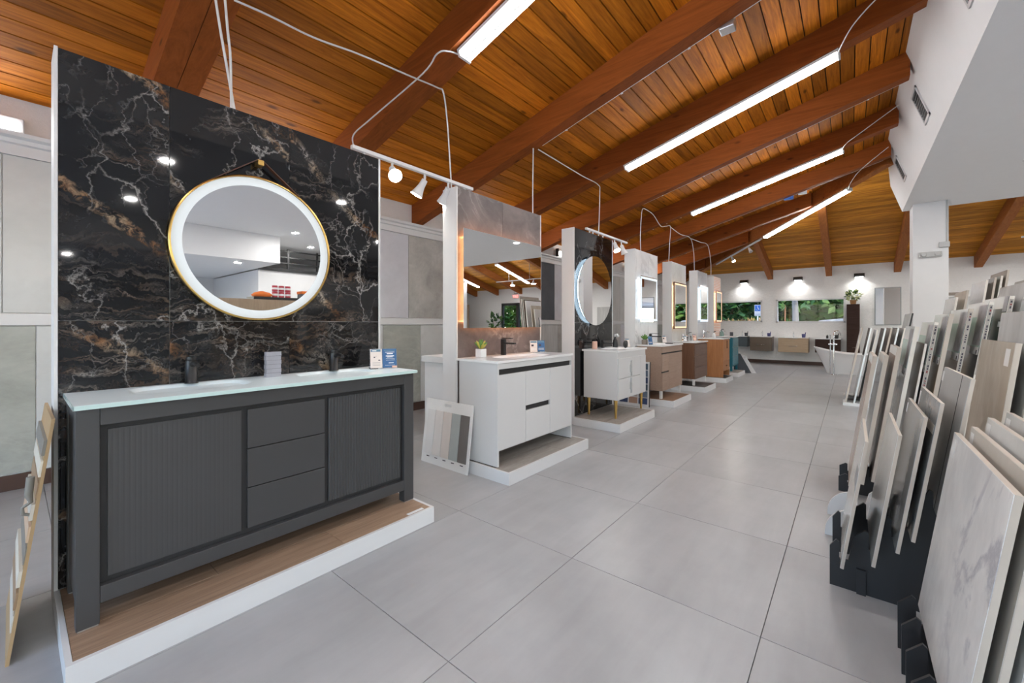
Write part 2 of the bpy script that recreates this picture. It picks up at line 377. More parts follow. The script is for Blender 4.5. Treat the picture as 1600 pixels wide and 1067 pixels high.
# other walls behind and to the right of the camera
m_ = MB(); RW = (-3.7, .35, .25, 2.75)          # unseen side window, added to let in soft daylight
m_.box(XB-.2, RW[0], YR-.2, YR, 0, 4.2); m_.box(RW[1], XF+.2, YR-.2, YR, 0, 4.2); m_.box(RW[0], RW[1], YR-.2, YR, 0, RW[2]); m_.box(RW[0], RW[1], YR-.2, YR, RW[3], 4.2)
struct(m_.build('wall_right', white))
m_ = MB()
for k in range(4):
    x = RW[0]+.03+(RW[1]-RW[0]-.06)*k/3; m_.box(x-.03, x+.03, YR-.12, YR-.02, RW[2], RW[3])
m_.box(RW[0], RW[1], YR-.12, YR-.02, RW[2], RW[2]+.06); m_.box(RW[0], RW[1], YR-.12, YR-.02, RW[3]-.06, RW[3])
rw_ = struct(m_.build('window_4', dkf)); bx('pane', pane_m, rw_, RW[0]+.01, RW[1]-.01, YR-.07, YR-.064, RW[2]+.01, RW[3]-.01)
SWS = [(-9.5, -3.4, .25, 2.75), (-.3, 3.9, .25, 2.75)]         # unseen glazing added behind the camera for soft daylight, split for the far mirror
m_ = MB(); m_.box(XB-.2, XB, YR-.2, YW+.2, 0, .25); m_.box(XB-.2, XB, YR-.2, YW+.2, 2.75, 4.8)
for a_, b_ in ((YR-.2, -9.5), (-3.4, -.3), (3.9, YW+.2)): m_.box(XB-.2, XB, a_, b_, .25, 2.75)
struct(m_.build('wall_back', white))
for n_, SW in ((3, SWS[0]), (5, SWS[1])):
    m_ = MB(); nb = 4
    for k in range(nb+1):
        y = SW[0]+.03+(SW[1]-SW[0]-.06)*k/nb; m_.box(XB-.12, XB-.02, y-.03, y+.03, SW[2], SW[3])
    m_.box(XB-.12, XB-.02, SW[0], SW[1], SW[2], SW[2]+.06); m_.box(XB-.12, XB-.02, SW[0], SW[1], SW[3]-.06, SW[3])
    sw_ = struct(m_.build('window_%d' % n_, dkf)); bx('pane', pane_m, sw_, XB-.07, XB-.064, SW[0]+.01, SW[1]-.01, SW[2]+.01, SW[3]-.01)
struct(bx('ground_front', plain('pale_concrete', (.5, .49, .47), .8), None, XB-30, XB-.2, -40, 35, -.25, -.15)); struct(bx('ground_side', MC['pale_concrete'], None, XB-.2, XF+.2, -40, YR-.2, -.25, -.15))

# left roof slope: deck, planks, rafters
def slope_quad(mb, x0, x1, ya, yb, dz0, dz1):
    p = [(x0, ya, zl(ya)+dz0), (x1, ya, zl(ya)+dz0), (x1, yb, zl(yb)+dz0), (x0, yb, zl(yb)+dz0),
         (x0, ya, zl(ya)+dz1), (x1, ya, zl(ya)+dz1), (x1, yb, zl(yb)+dz1), (x0, yb, zl(yb)+dz1)]
    mb.hexa(p)
m_ = MB(); slope_quad(m_, XB-.2, XF+.2, YW+.2, -1.0, .022, .12)
cl = struct(m_.build('ceiling_left', roof_dark))
PWD = .138; row = 0; y = YW
BE = [-2.25, -.75, .79, 2.31, 3.87, 5.41, 6.93, 8.45, 9.97, 11.5, 13.0]
while y > -.62:
    xe = XF-(YW-(y-PWD/2))
    x = XB; rr = random.Random(row)
    brk = sorted(rr.sample(BE, 3))
    for e in [b for b in brk if XB+.5 < b < xe-.4]+[xe]:
        mb = MB(); slope_quad(mb, x+.002, e-.002, y-.0055, y-PWD+.0055, 0, .022); mb.build('ceiling_plank', plank_m, cl); x = e
    y -= PWD; row += 1
def rafter(x0, x1, ytop, dep, seam=False):
    mb = MB(); ya = YW-.002
    for a, b in ([(x0, (x0+x1)/2-.002), ((x0+x1)/2+.002, x1)] if seam else [(x0, x1)]):
        mb.hexa([(a, ya, zl(ya)-dep), (b, ya, zl(ya)-dep), (b, ytop, zl(ytop)-dep), (a, ytop, zl(ytop)-dep),
                 (a, ya, zl(ya)-.001), (b, ya, zl(ya)-.001), (b, ytop, zl(ytop)-.001), (a, ytop, zl(ytop)-.001)])
    mb.build('ceiling_beam', beam_m, cl)
for xc, w in zip(BE[:9], [.2, .2, .27, .20, .15, .15, .15, .15, .15]):
    yt = max(-.55, YW-(XF-xc)+.12)
    rafter(xc-w/2, xc+w/2, yt, .30, w > .25)
for xc in (11.5, 13.0, 14.5): rafter(xc-.075, xc+.075, YW-(XF-xc)+.12, .30)
# end slope
m_ = MB()
m_.hexa([(9.6, YR-.2, ze(9.6)+.022), (XF+.2, YR-.2, ze(XF+.2)+.022), (XF+.2, YW+.2, ze(XF+.2)+.022), (9.6, YW+.2, ze(9.6)+.022),
         (9.6, YR-.2, ze(9.6)+.14), (XF+.2, YR-.2, ze(XF+.2)+.14), (XF+.2, YW+.2, ze(XF+.2)+.14), (9.6, YW+.2, ze(9.6)+.14)])
cf = struct(m_.build('ceiling_far', roof_dark))
m_ = MB(); x = XF
while x > 10.3:
    a, b = x-.003, x-PWD+.003; yh = YW-(XF-(x-PWD/2))
    m_.hexa([(b, YR, ze(b)), (a, YR, ze(a)), (a, yh, ze(a)), (b, yh, ze(b)), (b, YR, ze(b)+.022), (a, YR, ze(a)+.022), (a, yh, ze(a)+.022), (b, yh, ze(b)+.022)])
    x -= PWD
o = m_.build('ceiling_planks', plank_far, cf); o['kind'] = 'stuff'
for yc in (2.06, .52, -1.02, -2.56, -4.1, -5.64, -7.18, -8.72, -10.26):
    xt = max(XF-(YW-yc)+.12, 10.6); mb = MB(); xa = XF-.002
    a, b = yc-.075, yc+.075
    mb.hexa([(xt, a, ze(xt)-.30), (xa, a, ze(xa)-.30), (xa, b, ze(xa)-.30), (xt, b, ze(xt)-.30), (xt, a, ze(xt)-.001), (xa, a, ze(xa)-.001), (xa, b, ze(xa)-.001), (xt, b, ze(xt)-.001)])
    mb.build('ceiling_beam', beam_x, cf)
# hip beam
mb = MB(); d = .075/math.sqrt(2)*1.05
p0 = (XF-.01, YW-.01); p1 = (XF-(YW+.56), -.56)
q = [(p1[0]-d, p1[1]+d), (p0[0]-d, p0[1]+d), (p0[0]+d, p0[1]-d), (p1[0]+d, p1[1]-d)]
zz = [zl(p1[1]), zl(p0[1]), zl(p0[1]), zl(p1[1])]
mb.hexa([(a, b, z-.33) for (a, b), z in zip(q, zz)]+[(a, b, z-.02) for (a, b), z in zip(q, zz)])
mb.build('hip_beam', beam_x, cf)

# flat soffit with its leaning fascia (one plastered box)
YT, ZT, YS = -.505, 4.60, -.825
m_ = MB()
e1 = ze(XS)
m_.add([(XB, YT, ZT), (XB, YS, SOF), (XB, YR, SOF), (XS, YS, SOF), (XS, YR, SOF), (10.43, YT, ZT), (XS, YT-(ZT-e1)*.333, e1+.03), (XS, YR, e1+.03)],
       [(0, 1, 3, 6, 5), (1, 2, 4, 3), (3, 4, 7, 6)])
sf = struct(m_.build('ceiling', ceil_white))
sol = sf.modifiers.new('t', 'SOLIDIFY'); sol.thickness = .03; sol.offset = -1
# lower bulkhead ceiling deeper in the shop
struct(bx('ceiling_low', ceil_white, None, XB, 4.58, YR, -6.4, 2.93, SOF-.002))
# upper loft floor and its wall
struct(bx('wall_loft', white, None, 4.6, 9.0, YR, -8.0, 0, 2.90))
# column under the soffit corner
struct(bx('wall_column', white, None, 11.2, 11.76, -1.42, -.935, 0, SOF-.001))

# ================================================================== CEILING LIGHTS AND CABLES
tube_e = emis('fluorescent_tube', (.97, .985, 1), L_TUBE)
def fluoro(x, y0, y1, label, z_off=.305, diag=None):
    """twin tube strip light under a rafter; runs up the slope from y0 to y1"""
    if diag is None: A = Vector((x, y0, zl(y0)-z_off)); B = Vector((x, y1, zl(y1)-z_off))
    else: A, B = Vector(diag[0]), Vector(diag[1])
    u = (B-A).normalized(); s_ = u.cross(Vector((0, 0, 1))).normalized(); n = s_.cross(u).normalized()
    if n.z > 0: n = -n
    t = thing('strip_light', label, 'light', A, group='twin tube strip lights on the rafters')
    def bar(w0, w1, d0, d1, e0=0.0, e1=0.0):
        a, b = A+u*e0, B-u*e1
        return [a+s_*w0+n*d0, b+s_*w0+n*d0, b+s_*w1+n*d0, a+s_*w1+n*d0, a+s_*w0+n*d1, b+s_*w0+n*d1, b+s_*w1+n*d1, a+s_*w1+n*d1]
    mb = MB(); mb.hexa(bar(-.062, .062, .0, .028)); mb.hexa(bar(-.012, .012, .028, .06)); mb.build('housing', white, t)
    mb = MB()
    mb.hexa(bar(-.062, .062, .028, .07, 0, (B-A).length-.02)); mb.build('end_cap', white, t); MB().hexa(bar(-.062, .062, .028, .07, (B-A).length-.02, 0)).build('end_cap', white, t)
    for w in (-.038, .038):
        a, b = A+u*.022+s_*w+n*.05, B-u*.022+s_*w+n*.05
        MB().tube([a, b], .019, 10).build('tube', tube_e, t)
fluoro(2.31, 2.42, .10, 'twin tube strip light on the rafter above the black marble display')
fluoro(5.41, 2.42, .10, 'twin tube strip light on the rafter above the round backlit mirror')
fluoro(8.45, 2.42, .10, 'twin tube strip light on the rafter past the second wall vent')
hz = lambda y: zl(y)-.335
fluoro(0, 0, 0, 'twin tube strip light on the diagonal hip beam', diag=((XF-(YW-1.76), 1.76, hz(1.76)), (XF-(YW-.02), .02, hz(.02))))
fluoro(-.75, 2.42, .10, 'twin tube strip light on the rafter behind the black marble display')
for k, yc in enumerate((-5.64, -8.72)):
    fluoro(0, 0, 0, ['twin tube strip light on the end rafter before the exit door', 'twin tube strip light on the end rafter past the exit door'][k],
           diag=((14.6, yc, ze(14.6)-.305), (12.4, yc, ze(12.4)-.305)))
# recessed downlights in the soffit
dl_e = emis('downlight_lens', (1, .97, .93), 12.0)
DL = [(-1.2, -2.0), (1.4, -2.0), (4.0, -2.0), (6.6, -2.0), (9.2, -2.0), (-1.2, -4.8), (1.4, -4.8), (4.6, -5.5), (6.6, -4.8), (9.2, -4.8), (5.76, -7.2), (9.2, -7.6)]
for x, y in DL+[(3.77, -7.0), (.8, -8.4)]:
    z = SOF if (x, y) in DL else 2.93
    t = thing('downlight', 'round white recessed downlight in the flat soffit' if z == SOF else 'round white recessed downlight in the lower bulkhead ceiling', 'light', (x, y, z), group='recessed soffit downlights' if z == SOF else 'recessed bulkhead downlights')
    MB().lathe([(.075, -.001), (.075, -.012), (.100, -.010), (.102, -.001)], (x, y, z), 24, cap=False).build('trim_ring', white, t)
    MB().lathe([(.0745, -.0015), (.0745, -.006)], (x, y, z), 24).build('lens', dl_e, t)
    a = area('downlight_beam', (x, y, z-.02), .15, P_DOWN, (1, .97, .93)); a.parent = t; a.location = (0, 0, -.02)
# fascia vents
vent_d = plain('vent_dark', (.10, .10, .10), .6)
def vent(xc, label):
    k = .333; u = Vector((1, 0, 0)); dn = Vector((0, -k, -1)).normalized(); nrm = Vector((0, 1, -k)).normalized()
    zc = 4.06; c = Vector((xc, YT-(ZT-zc)*k, zc))+nrm*.001
    t = thing('air_vent', label, 'vent', c)
    def pl(a0, a1, b0, b1, d0, d1): return [c+u*a+dn*b+nrm*d for d in (d0, d1) for a, b in ((a0, b0), (a1, b0), (a1, b1), (a0, b1))]
    w, h = .19, .21
    mb = MB()
    for r in ((-w, w, -h, -h+.03), (-w, w, h-.03, h), (-w, -w+.03, -h, h), (w-.03, w, -h, h)): mb.hexa(pl(*r, 0, .014))
    mb.build('frame', trimw, t); MB().hexa(pl(-w+.03, w-.03, -h+.03, h-.03, 0, .003)).build('duct', dark_slot, t)
    for i in range(8):
        b0 = -h+.045+i*.042; MB().hexa(pl(-w+.03, w-.03, b0, b0+.012, .004, .010)).build('louvre', vent_d, t)
vent(4.75, 'louvred vent on the white fascia nearest the second strip light'); vent(7.3, 'louvred vent on the white fascia, middle of the three vents'); vent(10.05, 'louvred vent on the white fascia nearest the column')
# armoured cables dropping to the display walls and looping to the lights
def cable(label, pts, r=.007, g='white cables under the rafters', sub=6):
    # smooth path
    P = [Vector(p) for p in pts]; out = []
    for i in range(len(P)-1):
        a, b, c, d = P[max(i-1, 0)], P[i], P[i+1], P[min(i+2, len(P)-1)]
        for k in range(sub):
            s = k/sub; out.append(.5*((2*b)+(c-a)*s+(2*a-5*b+4*c-d)*s*s+(3*b-a-3*c+d)*s**3))
    out.append(P[-1])
    o = MB().tube(out, r, 6).build('cable', cable_m); tag(o, label, 'cable', g); return o
cable('white cable falling to the top of the black marble display, straighter of two', [(.83, 2.85, 2.555), (.825, 2.85, 2.88), (.81, 2.85, 3.05), (.79, 2.86, 3.36)])
cable('white cable falling to the top of the black marble display, more bent of two', [(.85, 2.85, 2.555), (.80, 2.85, 2.86), (.77, 2.85, 3.05), (.73, 2.86, 3.36)])
cable('white cable running along the planks and down to the rust stone display', [(2.58, 2.85, 2.555), (2.56, 2.85, 2.8), (2.53, 2.85, 3.14), (2.44, 2.80, 3.355), (2.36, 2.79, 3.365), (2.1, 2.83, 3.36), (1.67, 2.88, 3.345), (1.36, 2.94, 3.33), (1.07, 2.95, 3.325), (.88, 2.97, 3.32)])
cable('white cable looping from the strip light to the track over the marble display', [(2.18, 3.84, 3.06), (2.09, 3.70, 3.12), (2.11, 3.42, 3.20), (2.17, 2.75, 3.38), (2.14, 2.53, 3.44), (2.20, 2.46, 3.46), (2.32, 2.43, 3.47)])
cable('white cable running straight up from the rust stone display to the rafter', [(3.84, 2.85, 2.555), (3.84, 2.85, 2.9), (3.85, 2.85, 3.34)])
cable('white cable slung across to the round mirror display', [(3.95, 2.85, 3.36), (4.3, 2.85, 3.35), (5.0, 2.86, 3.34), (5.46, 2.86, 3.34), (5.49, 2.85, 3.2), (5.45, 2.85, 2.555)])
cable('pair of white cables rising from the first white display wall', [(7.02, 2.85, 2.555), (7.00, 2.85, 2.85), (7.07, 2.85, 3.29), (7.2, 2.85, 3.36)])
cable('white cable sagging between the two white display walls', [(7.2, 2.85, 3.36), (7.6, 2.85, 3.34), (8.0, 2.85, 3.2), (8.3, 2.85, 3.25), (8.56, 2.85, 3.28), (8.5, 2.85, 2.9), (8.46, 2.85, 2.555)])
cable('white cable falling to the silver grey display wall', [(8.58, 2.85, 3.28), (9.2, 2.85, 3.24), (9.9, 2.85, 3.27), (10.16, 2.85, 3.0), (10.23, 2.85, 2.555)])
cable('white cable falling to the last display wall', [(9.98, 2.85, 3.27), (10.7, 2.85, 3.3), (11.41, 2.85, 3.32), (11.7, 2.85, 2.9), (11.7, 2.85, 2.555)])
cable('white cable curving from the fascia to the second strip light', [(5.43, .12, 4.06), (5.2, .07, 4.05), (5.0, -.02, 4.10), (4.9, -.2, 4.22), (4.88, -.52, 4.45)], .006)
cable('white cable curving from the fascia to the third strip light', [(8.47, .12, 4.06), (8.1, .06, 4.05), (7.95, -.1, 4.11), (7.98, -.52, 4.4)], .006)
cable('white cable curving from the fascia to the hip beam light', [(11.0, .05, 4.05), (10.4, .0, 4.06), (9.9, -.14, 4.13), (9.6, -.5, 4.35)], .006)
# conduits with boxes along rafters
def conduit(xe, y0, y1, label, r=.011):
    t = thing('conduit', label, 'conduit', (xe, y0, zl(y0)-.29)); z = lambda y: zl(y)-.285
    MB().tube([(xe, y0, z(y0)), (xe, y1, z(y1))], r, 6).build('pipe', cable_m, t)
    for i in range(5):
        y = y0+(y1-y0)*(i+.5)/5; MB().box(xe-.016, xe+.012, y-.012, y+.012, z(y)-.016, z(y)+.016).build('strap', cable_m, t)
    return t, z
t, z = conduit(3.957, 2.8, -.5, 'white conduit with junction box along the third rafter')
bx('junction_box', alu, t, 3.95, 4.06, .78, .90, z(.84)-.05, z(.84)+.05, bv=.006)
t, z = conduit(7.015, 2.8, -.5, 'white conduit along the rafter above the first white display', .013)
t, z = conduit(10.055, 3.9, -.45, 'white conduit with a blue box along the last full rafter', .016)
bx('junction_box', plain('blue_box', (.03, .12, .45), .5), t, 10.045, 10.13, .90, 1.06, z(1)-.05, z(1)+.05, bv=.006)
bx('junction_box', alu, t, 10.045, 10.13, .68, .82, z(.75)-.05, z(.75)+.05, bv=.006)
conduit(8.534, 3.9, 2.5, 'short white conduit below the third strip light')
conduit(11.585, 4.6, .75, 'white conduit along the rafter that meets the hip beam', .014)
conduit(13.085, 4.8, 2.3, 'white conduit along the short rafter past the last display', .014)

# track lights
spot_e = emis('spot_lens', (1, .96, .88), 60.0)
def track(x0, x1, y, z, label, heads, supports):
    t = thing('track_light', label, 'track light', (x0, y, z), group='white track lights above the display row')
    bx('rail', white, t, x0, x1, y-.018, y+.018, z, z+.03, bv=.004)
    for sx in supports: bx('stem', white, t, sx-.008, sx+.008, y-.008, y+.008, 2.551, z+.001)
    for hx, dx, dy, on in heads:
        pw = P_SPOT if on is True else on
        d = Vector((dx, dy, -1)).normalized(); p = Vector((hx, y, z-.05))
        h = MB().tube([(hx, y, z), (hx, y, z-.045)], .01, 8).tube([p-d*.0, p+d*.06, p+d*.09, p+d*.15], [.026, .03, .036, .055], 14).build('head', white, t)
        MB().tube([p+d*.146, p+d*.152], .05, 14).build('lens', spot_e if on else plain('dull_lens', (.5, .5, .48), .3), h)
        if on:
            l = area('spot_beam', (0, 0, 0), .09, pw, (1, .97, .92), spread=math.radians(120)); l.parent = t
            l.location = Vector(p+d*.165)-Vector((x0, y, z)); l.rotation_euler = d.to_track_quat('-Z', 'Y').to_euler()
track(1.60, 2.86, 2.86, 2.60, 'white track light spanning from the marble display to the rust stone display', [(1.95, -.5, -1.2, True), (2.28, -.35, .45, .8), (2.55, .1, .8, 1.4), (2.76, .4, .9, 1.4)], (1.70, 2.75))
track(.35, 1.5, 2.966, 2.42, 'unseen white track light added behind the marble display to brighten the left wall', [(.5, -.9, 1.0, 1.5), (.9, -.5, 1.0, 1.2), (1.3, .3, 1.0, 1.2)], ())  # hidden track added only to brighten the left wall
track(5.10, 6.45, 2.86, 2.62, 'white track light above the round backlit mirror', [(5.3, .1, -.3, False), (6.0, -.25, -.45, 2.0), (6.25, .2, -.3, False)], (5.2, 5.6))
m_ = thing('track_light', 'white track light under the diagonal hip beam', 'track light', (12.9, 1.97, 3.5), group='white track lights above the display row')
A = Vector((XF-(YW-1.85), 1.85, hz(1.85)-.02)); B = Vector((XF-(YW-3.3), 3.3, hz(3.3)-.02))
MB().tube([A, B], .032, 4).build('rail', white, m_)
for f, on in ((.25, False), (.62, True)):
    p = A.lerp(B, f)+Vector((0, 0, -.06)); dv = Vector((-.3, -.5, -1)).normalized()
    h = MB().tube([p+Vector((0, 0, .06)), p], .01, 6).tube([p, p+dv*.06, p+dv*.14], [.026, .034, .052], 12).build('head', white, m_)
    MB().tube([p+dv*.137, p+dv*.143], .048, 12).build('lens', spot_e if on else MC['dull_lens'], h)
    if on: l = area('spot_beam', (0, 0, 0), .09, 10.0, (1, .97, .92), spread=math.radians(150)); l.parent = m_; l.location = p+dv*.16-Vector(m_.location); l.rotation_euler = dv.to_track_quat('-Z', 'Y').to_euler()
t = thing('track_light', 'white track light hung past the column', 'track light', (13.4, -2.9, 3.1), group='white track lights above the display row')
bx('rail', white, t, 13.38, 13.42, -6.5, -2.75, 3.10, 3.13)
for i, y in enumerate((-3.05, -3.75, -4.5, -5.6)):
    h = MB().tube([(13.4, y, 3.1), (13.4, y, 3.05)], .01, 6).lathe([(.035, 3.05), (.04, 2.98), (.10, 2.93)], (13.4, y, 0), 14).build('head', white, t)
    MB().lathe([(.09, 2.925), (.09, 2.93)], (13.4, y, 0), 14).build('lens', spot_e, h)
    l = area('spot_beam', (0, 0, 0), .16, 14.0, (1, .97, .92)); l.parent = t; l.location = (0, y+2.9, -.19)
    bx('stem', white, t, 13.395, 13.405, y-.2-.005, y-.2+.005, 3.13, ze(13.4)-.0)
# shop light tube on the ledge of the left wall, emergency lights, column fittings
ledge_e = emis('ledge_tube', (.98, .99, 1), L_LEDGE)
for xa, xb, lab in ((-1.3, .06, 'white fluorescent fitting on the wall ledge left of the marble display'), (1.2, 2.9, 'white fluorescent fitting on the wall ledge behind the marble display'), (4.75, 6.4, 'white fluorescent fitting on the wall ledge behind the rust stone display'),
                    (8.1, 9.5, 'white fluorescent fitting on the wall ledge behind the black display'), (11.5, 12.9, 'white fluorescent fitting on the wall ledge behind the white displays')):
    t = thing('ledge_light', lab, 'light', ((xa+xb)/2, 5.02, 2.785), group='fluorescent fittings on the wall ledge')
    bx('housing', white, t, xa, xb, 4.995, 5.069, 2.786, 2.90, bv=.008); bx('diffuser', ledge_e, t, xa+.02, xb-.03, 4.989, 4.9945, 2.80, 2.862)
for k, x in enumerate((7.75, 9.75, 11.3)):
    t = thing('emergency_light', 'twin head emergency light on the left wall, '+['before the dark slate wall tile', 'behind the white marble display', 'behind the silver grey display'][k], 'light', (x, 5.06, 2.85), group='emergency lights on the left wall')
    bx('case', white, t, x-.16, x+.16, 5.0, 5.069, 2.80, 2.93, bv=.01)
    for s in (-.1, .1): MB().tube([(x+s, 4.99, 2.86), (x+s, 4.93, 2.85)], [.03, .05], 10).build('lamp', emis('emergency_lens', (1, .98, .94), 12.0), t)
    bx('bracket', dark_slot, t, x-.17, x-.15, 4.93, 5.0, 2.78, 2.95)
t = thing('exit_lamp', 'white plastic emergency lamp on the column', 'light', (11.2, -1.18, 2.64))
bx('case', plain('grey_plastic', (.45, .45, .44), .5), t, 11.15, 11.199, -1.33, -1.02, 2.58, 2.68, bv=.01)
for y in (-1.27, -1.08): MB().lathe([(.035, -.03), (.045, 0)], (11.15, y, 2.63), 12, 'X').build('lamp', MC['grey_plastic'], t)
t = thing('column_conduit', 'grey conduit and switch box on the column', 'conduit', (11.2, -1.4, 2.8))
bx('switch_box', MC['grey_plastic'], t, 11.15, 11.199, -1.43, -1.29, 2.75, 2.85, bv=.006); MB().tube([(11.185, -1.40, 2.85), (11.185, -1.40, SOF-.01)], .012, 6).build('pipe', MC['grey_plastic'], t)
# black downlight sconces on the far wall
for y, lab in ((2.82, 'black wall downlight over the wide left-hand window'), (1.30, 'black wall downlight over the brown and oak floating vanities'), (-.19, 'black wall downlight over the tall dark cabinet with a plant')):
    t = thing('wall_lamp', lab, 'light', (XF, y, 2.74), group='black downlights on the far wall')
    mb = MB().prism([(XF-.001, 2.69), (XF-.19, 2.69), (XF-.19, 2.74), (XF-.15, 2.79), (XF-.001, 2.80)], 'Y', y-.12, y+.12)
    mb.build('hood', black, t); bx('lens', emis('sconce_lens', (1, .98, .95), 6.0), t, XF-.16, XF-.03, y-.09, y+.09, 2.682, 2.689)
    l = area('sconce_beam', (0, 0, 0), .12, P_SCONCE, (1, .98, .95), spread=math.radians(140)); l.parent = t; l.location = (-.165, 0, -.065)

# ================================================================== DISPLAY ROW
D = 2.76                      # front face of the display walls
PF = 2.115                    # front edge of the platforms
def platform(x0, x1, label, planks, mats, y1=2.76, tops=None):
    t = thing('display_platform', label, 'platform', ((x0+x1)/2, PF, 0), group='white display platforms')
    r = .018
    mb = MB(); mb.box(x0, x1, PF, y1, 0.0, .088)
    for b in ((x0, x0+r, PF, y1), (x1-r, x1, PF, y1), (x0+r, x1-r, PF, PF+r)): mb.box(*b, .088, .1)
    mb.build('base', trimw, t)
    n = planks; h = (y1-PF-r)/n
    for i in range(n):
        ya, yb = PF+r+i*h, PF+r+(i+1)*h
        cuts = [x0+r, x0+r+(x1-x0)*[.62, .30, .75, .45][i % 4], x1-r]
        for a, b in zip(cuts, cuts[1:]): bx('floor_plank', mats, t, a+.0012, b-.0012, ya+.0012, yb-.0012, .088, .0995, bv=.0008)
    return t
plank_w = wood('walnut_look_plank', (.24, .15, .095), (.48, .33, .225), 'X', 1.4, .4, vary=.25, knots=False)
plank_g = stone('grey_brown_plank', (.23, .205, .18), (.36, .33, .295), 3.0, .5, stretch=(1, 5, 5))
plank_t = wood('tan_plank', (.22, .12, .07), (.33, .19, .115), 'X', 1.4, .45, knots=False)
plank_d = plain('dark_plank', (.05, .047, .045), .5)
def display_wall(x0, x1, label, xs, zs, mats, edge=.018):
    t = thing('display_wall', label, 'wall display', ((x0+x1)/2, D+.09, 0), group='display walls in the row')
    bx('panel', white, t, x0, x1, D+.012, D+.185, 0, 2.55, bv=.003)
    bx('edge_trim', trimw, t, x0, x0+.012, D-.004, D+.0115, .101, 2.55); bx('edge_trim', trimw, t, x1-.014, x1, D-.004, D+.0115, .101, 2.55)
    k = 0
    xs = [x0+.012]+list(xs)+[x1-.014]
    for a, b in zip(xs, xs[1:]):
        for c, d in zip(zs, zs[1:]):
            bx('wall_tile', mats[k % len(mats)], t, a+.0012, b-.0012, D, D+.0118, c+.0012, d-.0012, bv=.0008); k += 1
    return t
def rounded_grid(mb, x0, x1, y0, y1, z, thick, basins, nx=150, ny=56):
    """worktop slab whose top dips into one or more soft rectangular bowls"""
    def h(x, y):
        d = 0
        for (cx, cy, a, b, dep) in basins:
            q = (abs((x-cx)/a)**4+abs((y-cy)/b)**4)**.25
            if q < 1: d = max(d, dep*min(1, (1-q)/.22)**.75*(1 if q > .78 else 1))
        return z-d
    vs = [(x0+(x1-x0)*i/nx, y0+(y1-y0)*j/ny) for i in range(nx+1) for j in range(ny+1)]
    top = [(x, y, h(x, y)) for x, y in vs]
    ix = lambda i, j: i*(ny+1)+j
    mb.add(top, [(ix(i, j), ix(i+1, j), ix(i+1, j+1), ix(i, j+1)) for i in range(nx) for j in range(ny)], True)
    zb = z-thick
    ring = [(x0, y0), (x1, y0), (x1, y1), (x0, y1)]
    mb.add([(a, b, z) for a, b in ring]+[(a, b, zb) for a, b in ring], [(0, 1, 5, 4), (1, 2, 6, 5), (2, 3, 7, 6), (3, 0, 4, 7), (4, 5, 6, 7)])
    return mb
def counter(t, x0, x1, y0, y1, z, thick, basins, mat=None, name='countertop'):
    return rounded_grid(MB(), x0, x1, y0, y1, z, thick, basins).build(name, mat or ceramic, t)
def faucet(x, y, z, mat, label, style='round', h=.14, reach=.12):
    t = thing('faucet', label, 'faucet', (x, y, z))
    if style == 'round':
        MB().lathe([(.031, 0), (.031, .004), (.027, .006), (.027, h-.03), (.025, h-.02)], (x, y, z), 20).build('body', mat, t)
        MB().tube([(x, y, z+h-.045), (x, y-reach*.6, z+h-.03), (x, y-reach, z+h-.04)], [.014, .012, .011], 10).build('spout', mat, t)
        MB().lathe([(.022, h-.019), (.024, h-.016), (.02, h)], (x, y, z), 20).box(x-.008, x+.008, y-.07, y+.01, z+h-.002, z+h+.006).build('lever', mat, t)
    else:
        bx('body', mat, t, x-.02, x+.02, y-.02, y+.02, z, z+h, bv=.003)
        bx('spout', mat, t, x-.018, x+.018, y-reach, y-.0, z+h-.05, z+h-.034, bv=.003)
        bx('lever', mat, t, x-.016, x+.016, y-reach*.75, y+.015, z+h+.004, z+h+.012, bv=.002)
    return t
def sign_stand(x, y, z, w, h, rz, label, parts, lean=.22):
    """leaning acrylic holder with printed sheets; parts = (x0,x1,z0,z1,material,name) in local units"""
    t = thing('sign_holder', label, 'sign', (x, y, z), rz)
    def leaf(x0, x1, z0, z1, d0, d1):   # local: width along x, faces -y, leaning back
        k = lean
        return [(a, k*c+d, c) for d in (d0, d1) for a, c in ((x0, z0), (x1, z0), (x1, z1), (x0, z1))]
    MB().hexa(leaf(0, w, 0, h, 0, .003)).build('holder', acrylic, t, True)
    MB().hexa([(0, -.01, 0), (w, -.01, 0), (w, .08, 0), (0, .08, 0), (0, -.01, .003), (w, -.01, .003), (w, .08, .003), (0, .08, .003)]).build('foot', acrylic, t, True)
    for (x0, x1, z0, z1, m, nm, lift) in parts:
        MB().hexa(leaf(x0*w, x1*w, z0*h, z1*h, -.0005-lift*.0004, -.0003-lift*.0004)).build(nm, m, t, True)
    return t
blue_p = plain('print_blue', (.02, .10, .25), .4); pink_p = plain('print_pale_pink', (.72, .63, .58), .5); teal_p = plain('print_slate_blue', (.09, .19, .27), .4)
ink = plain('print_ink', (.04, .03, .05), .5); skin_p = plain('print_peach', (.75, .45, .33), .5)
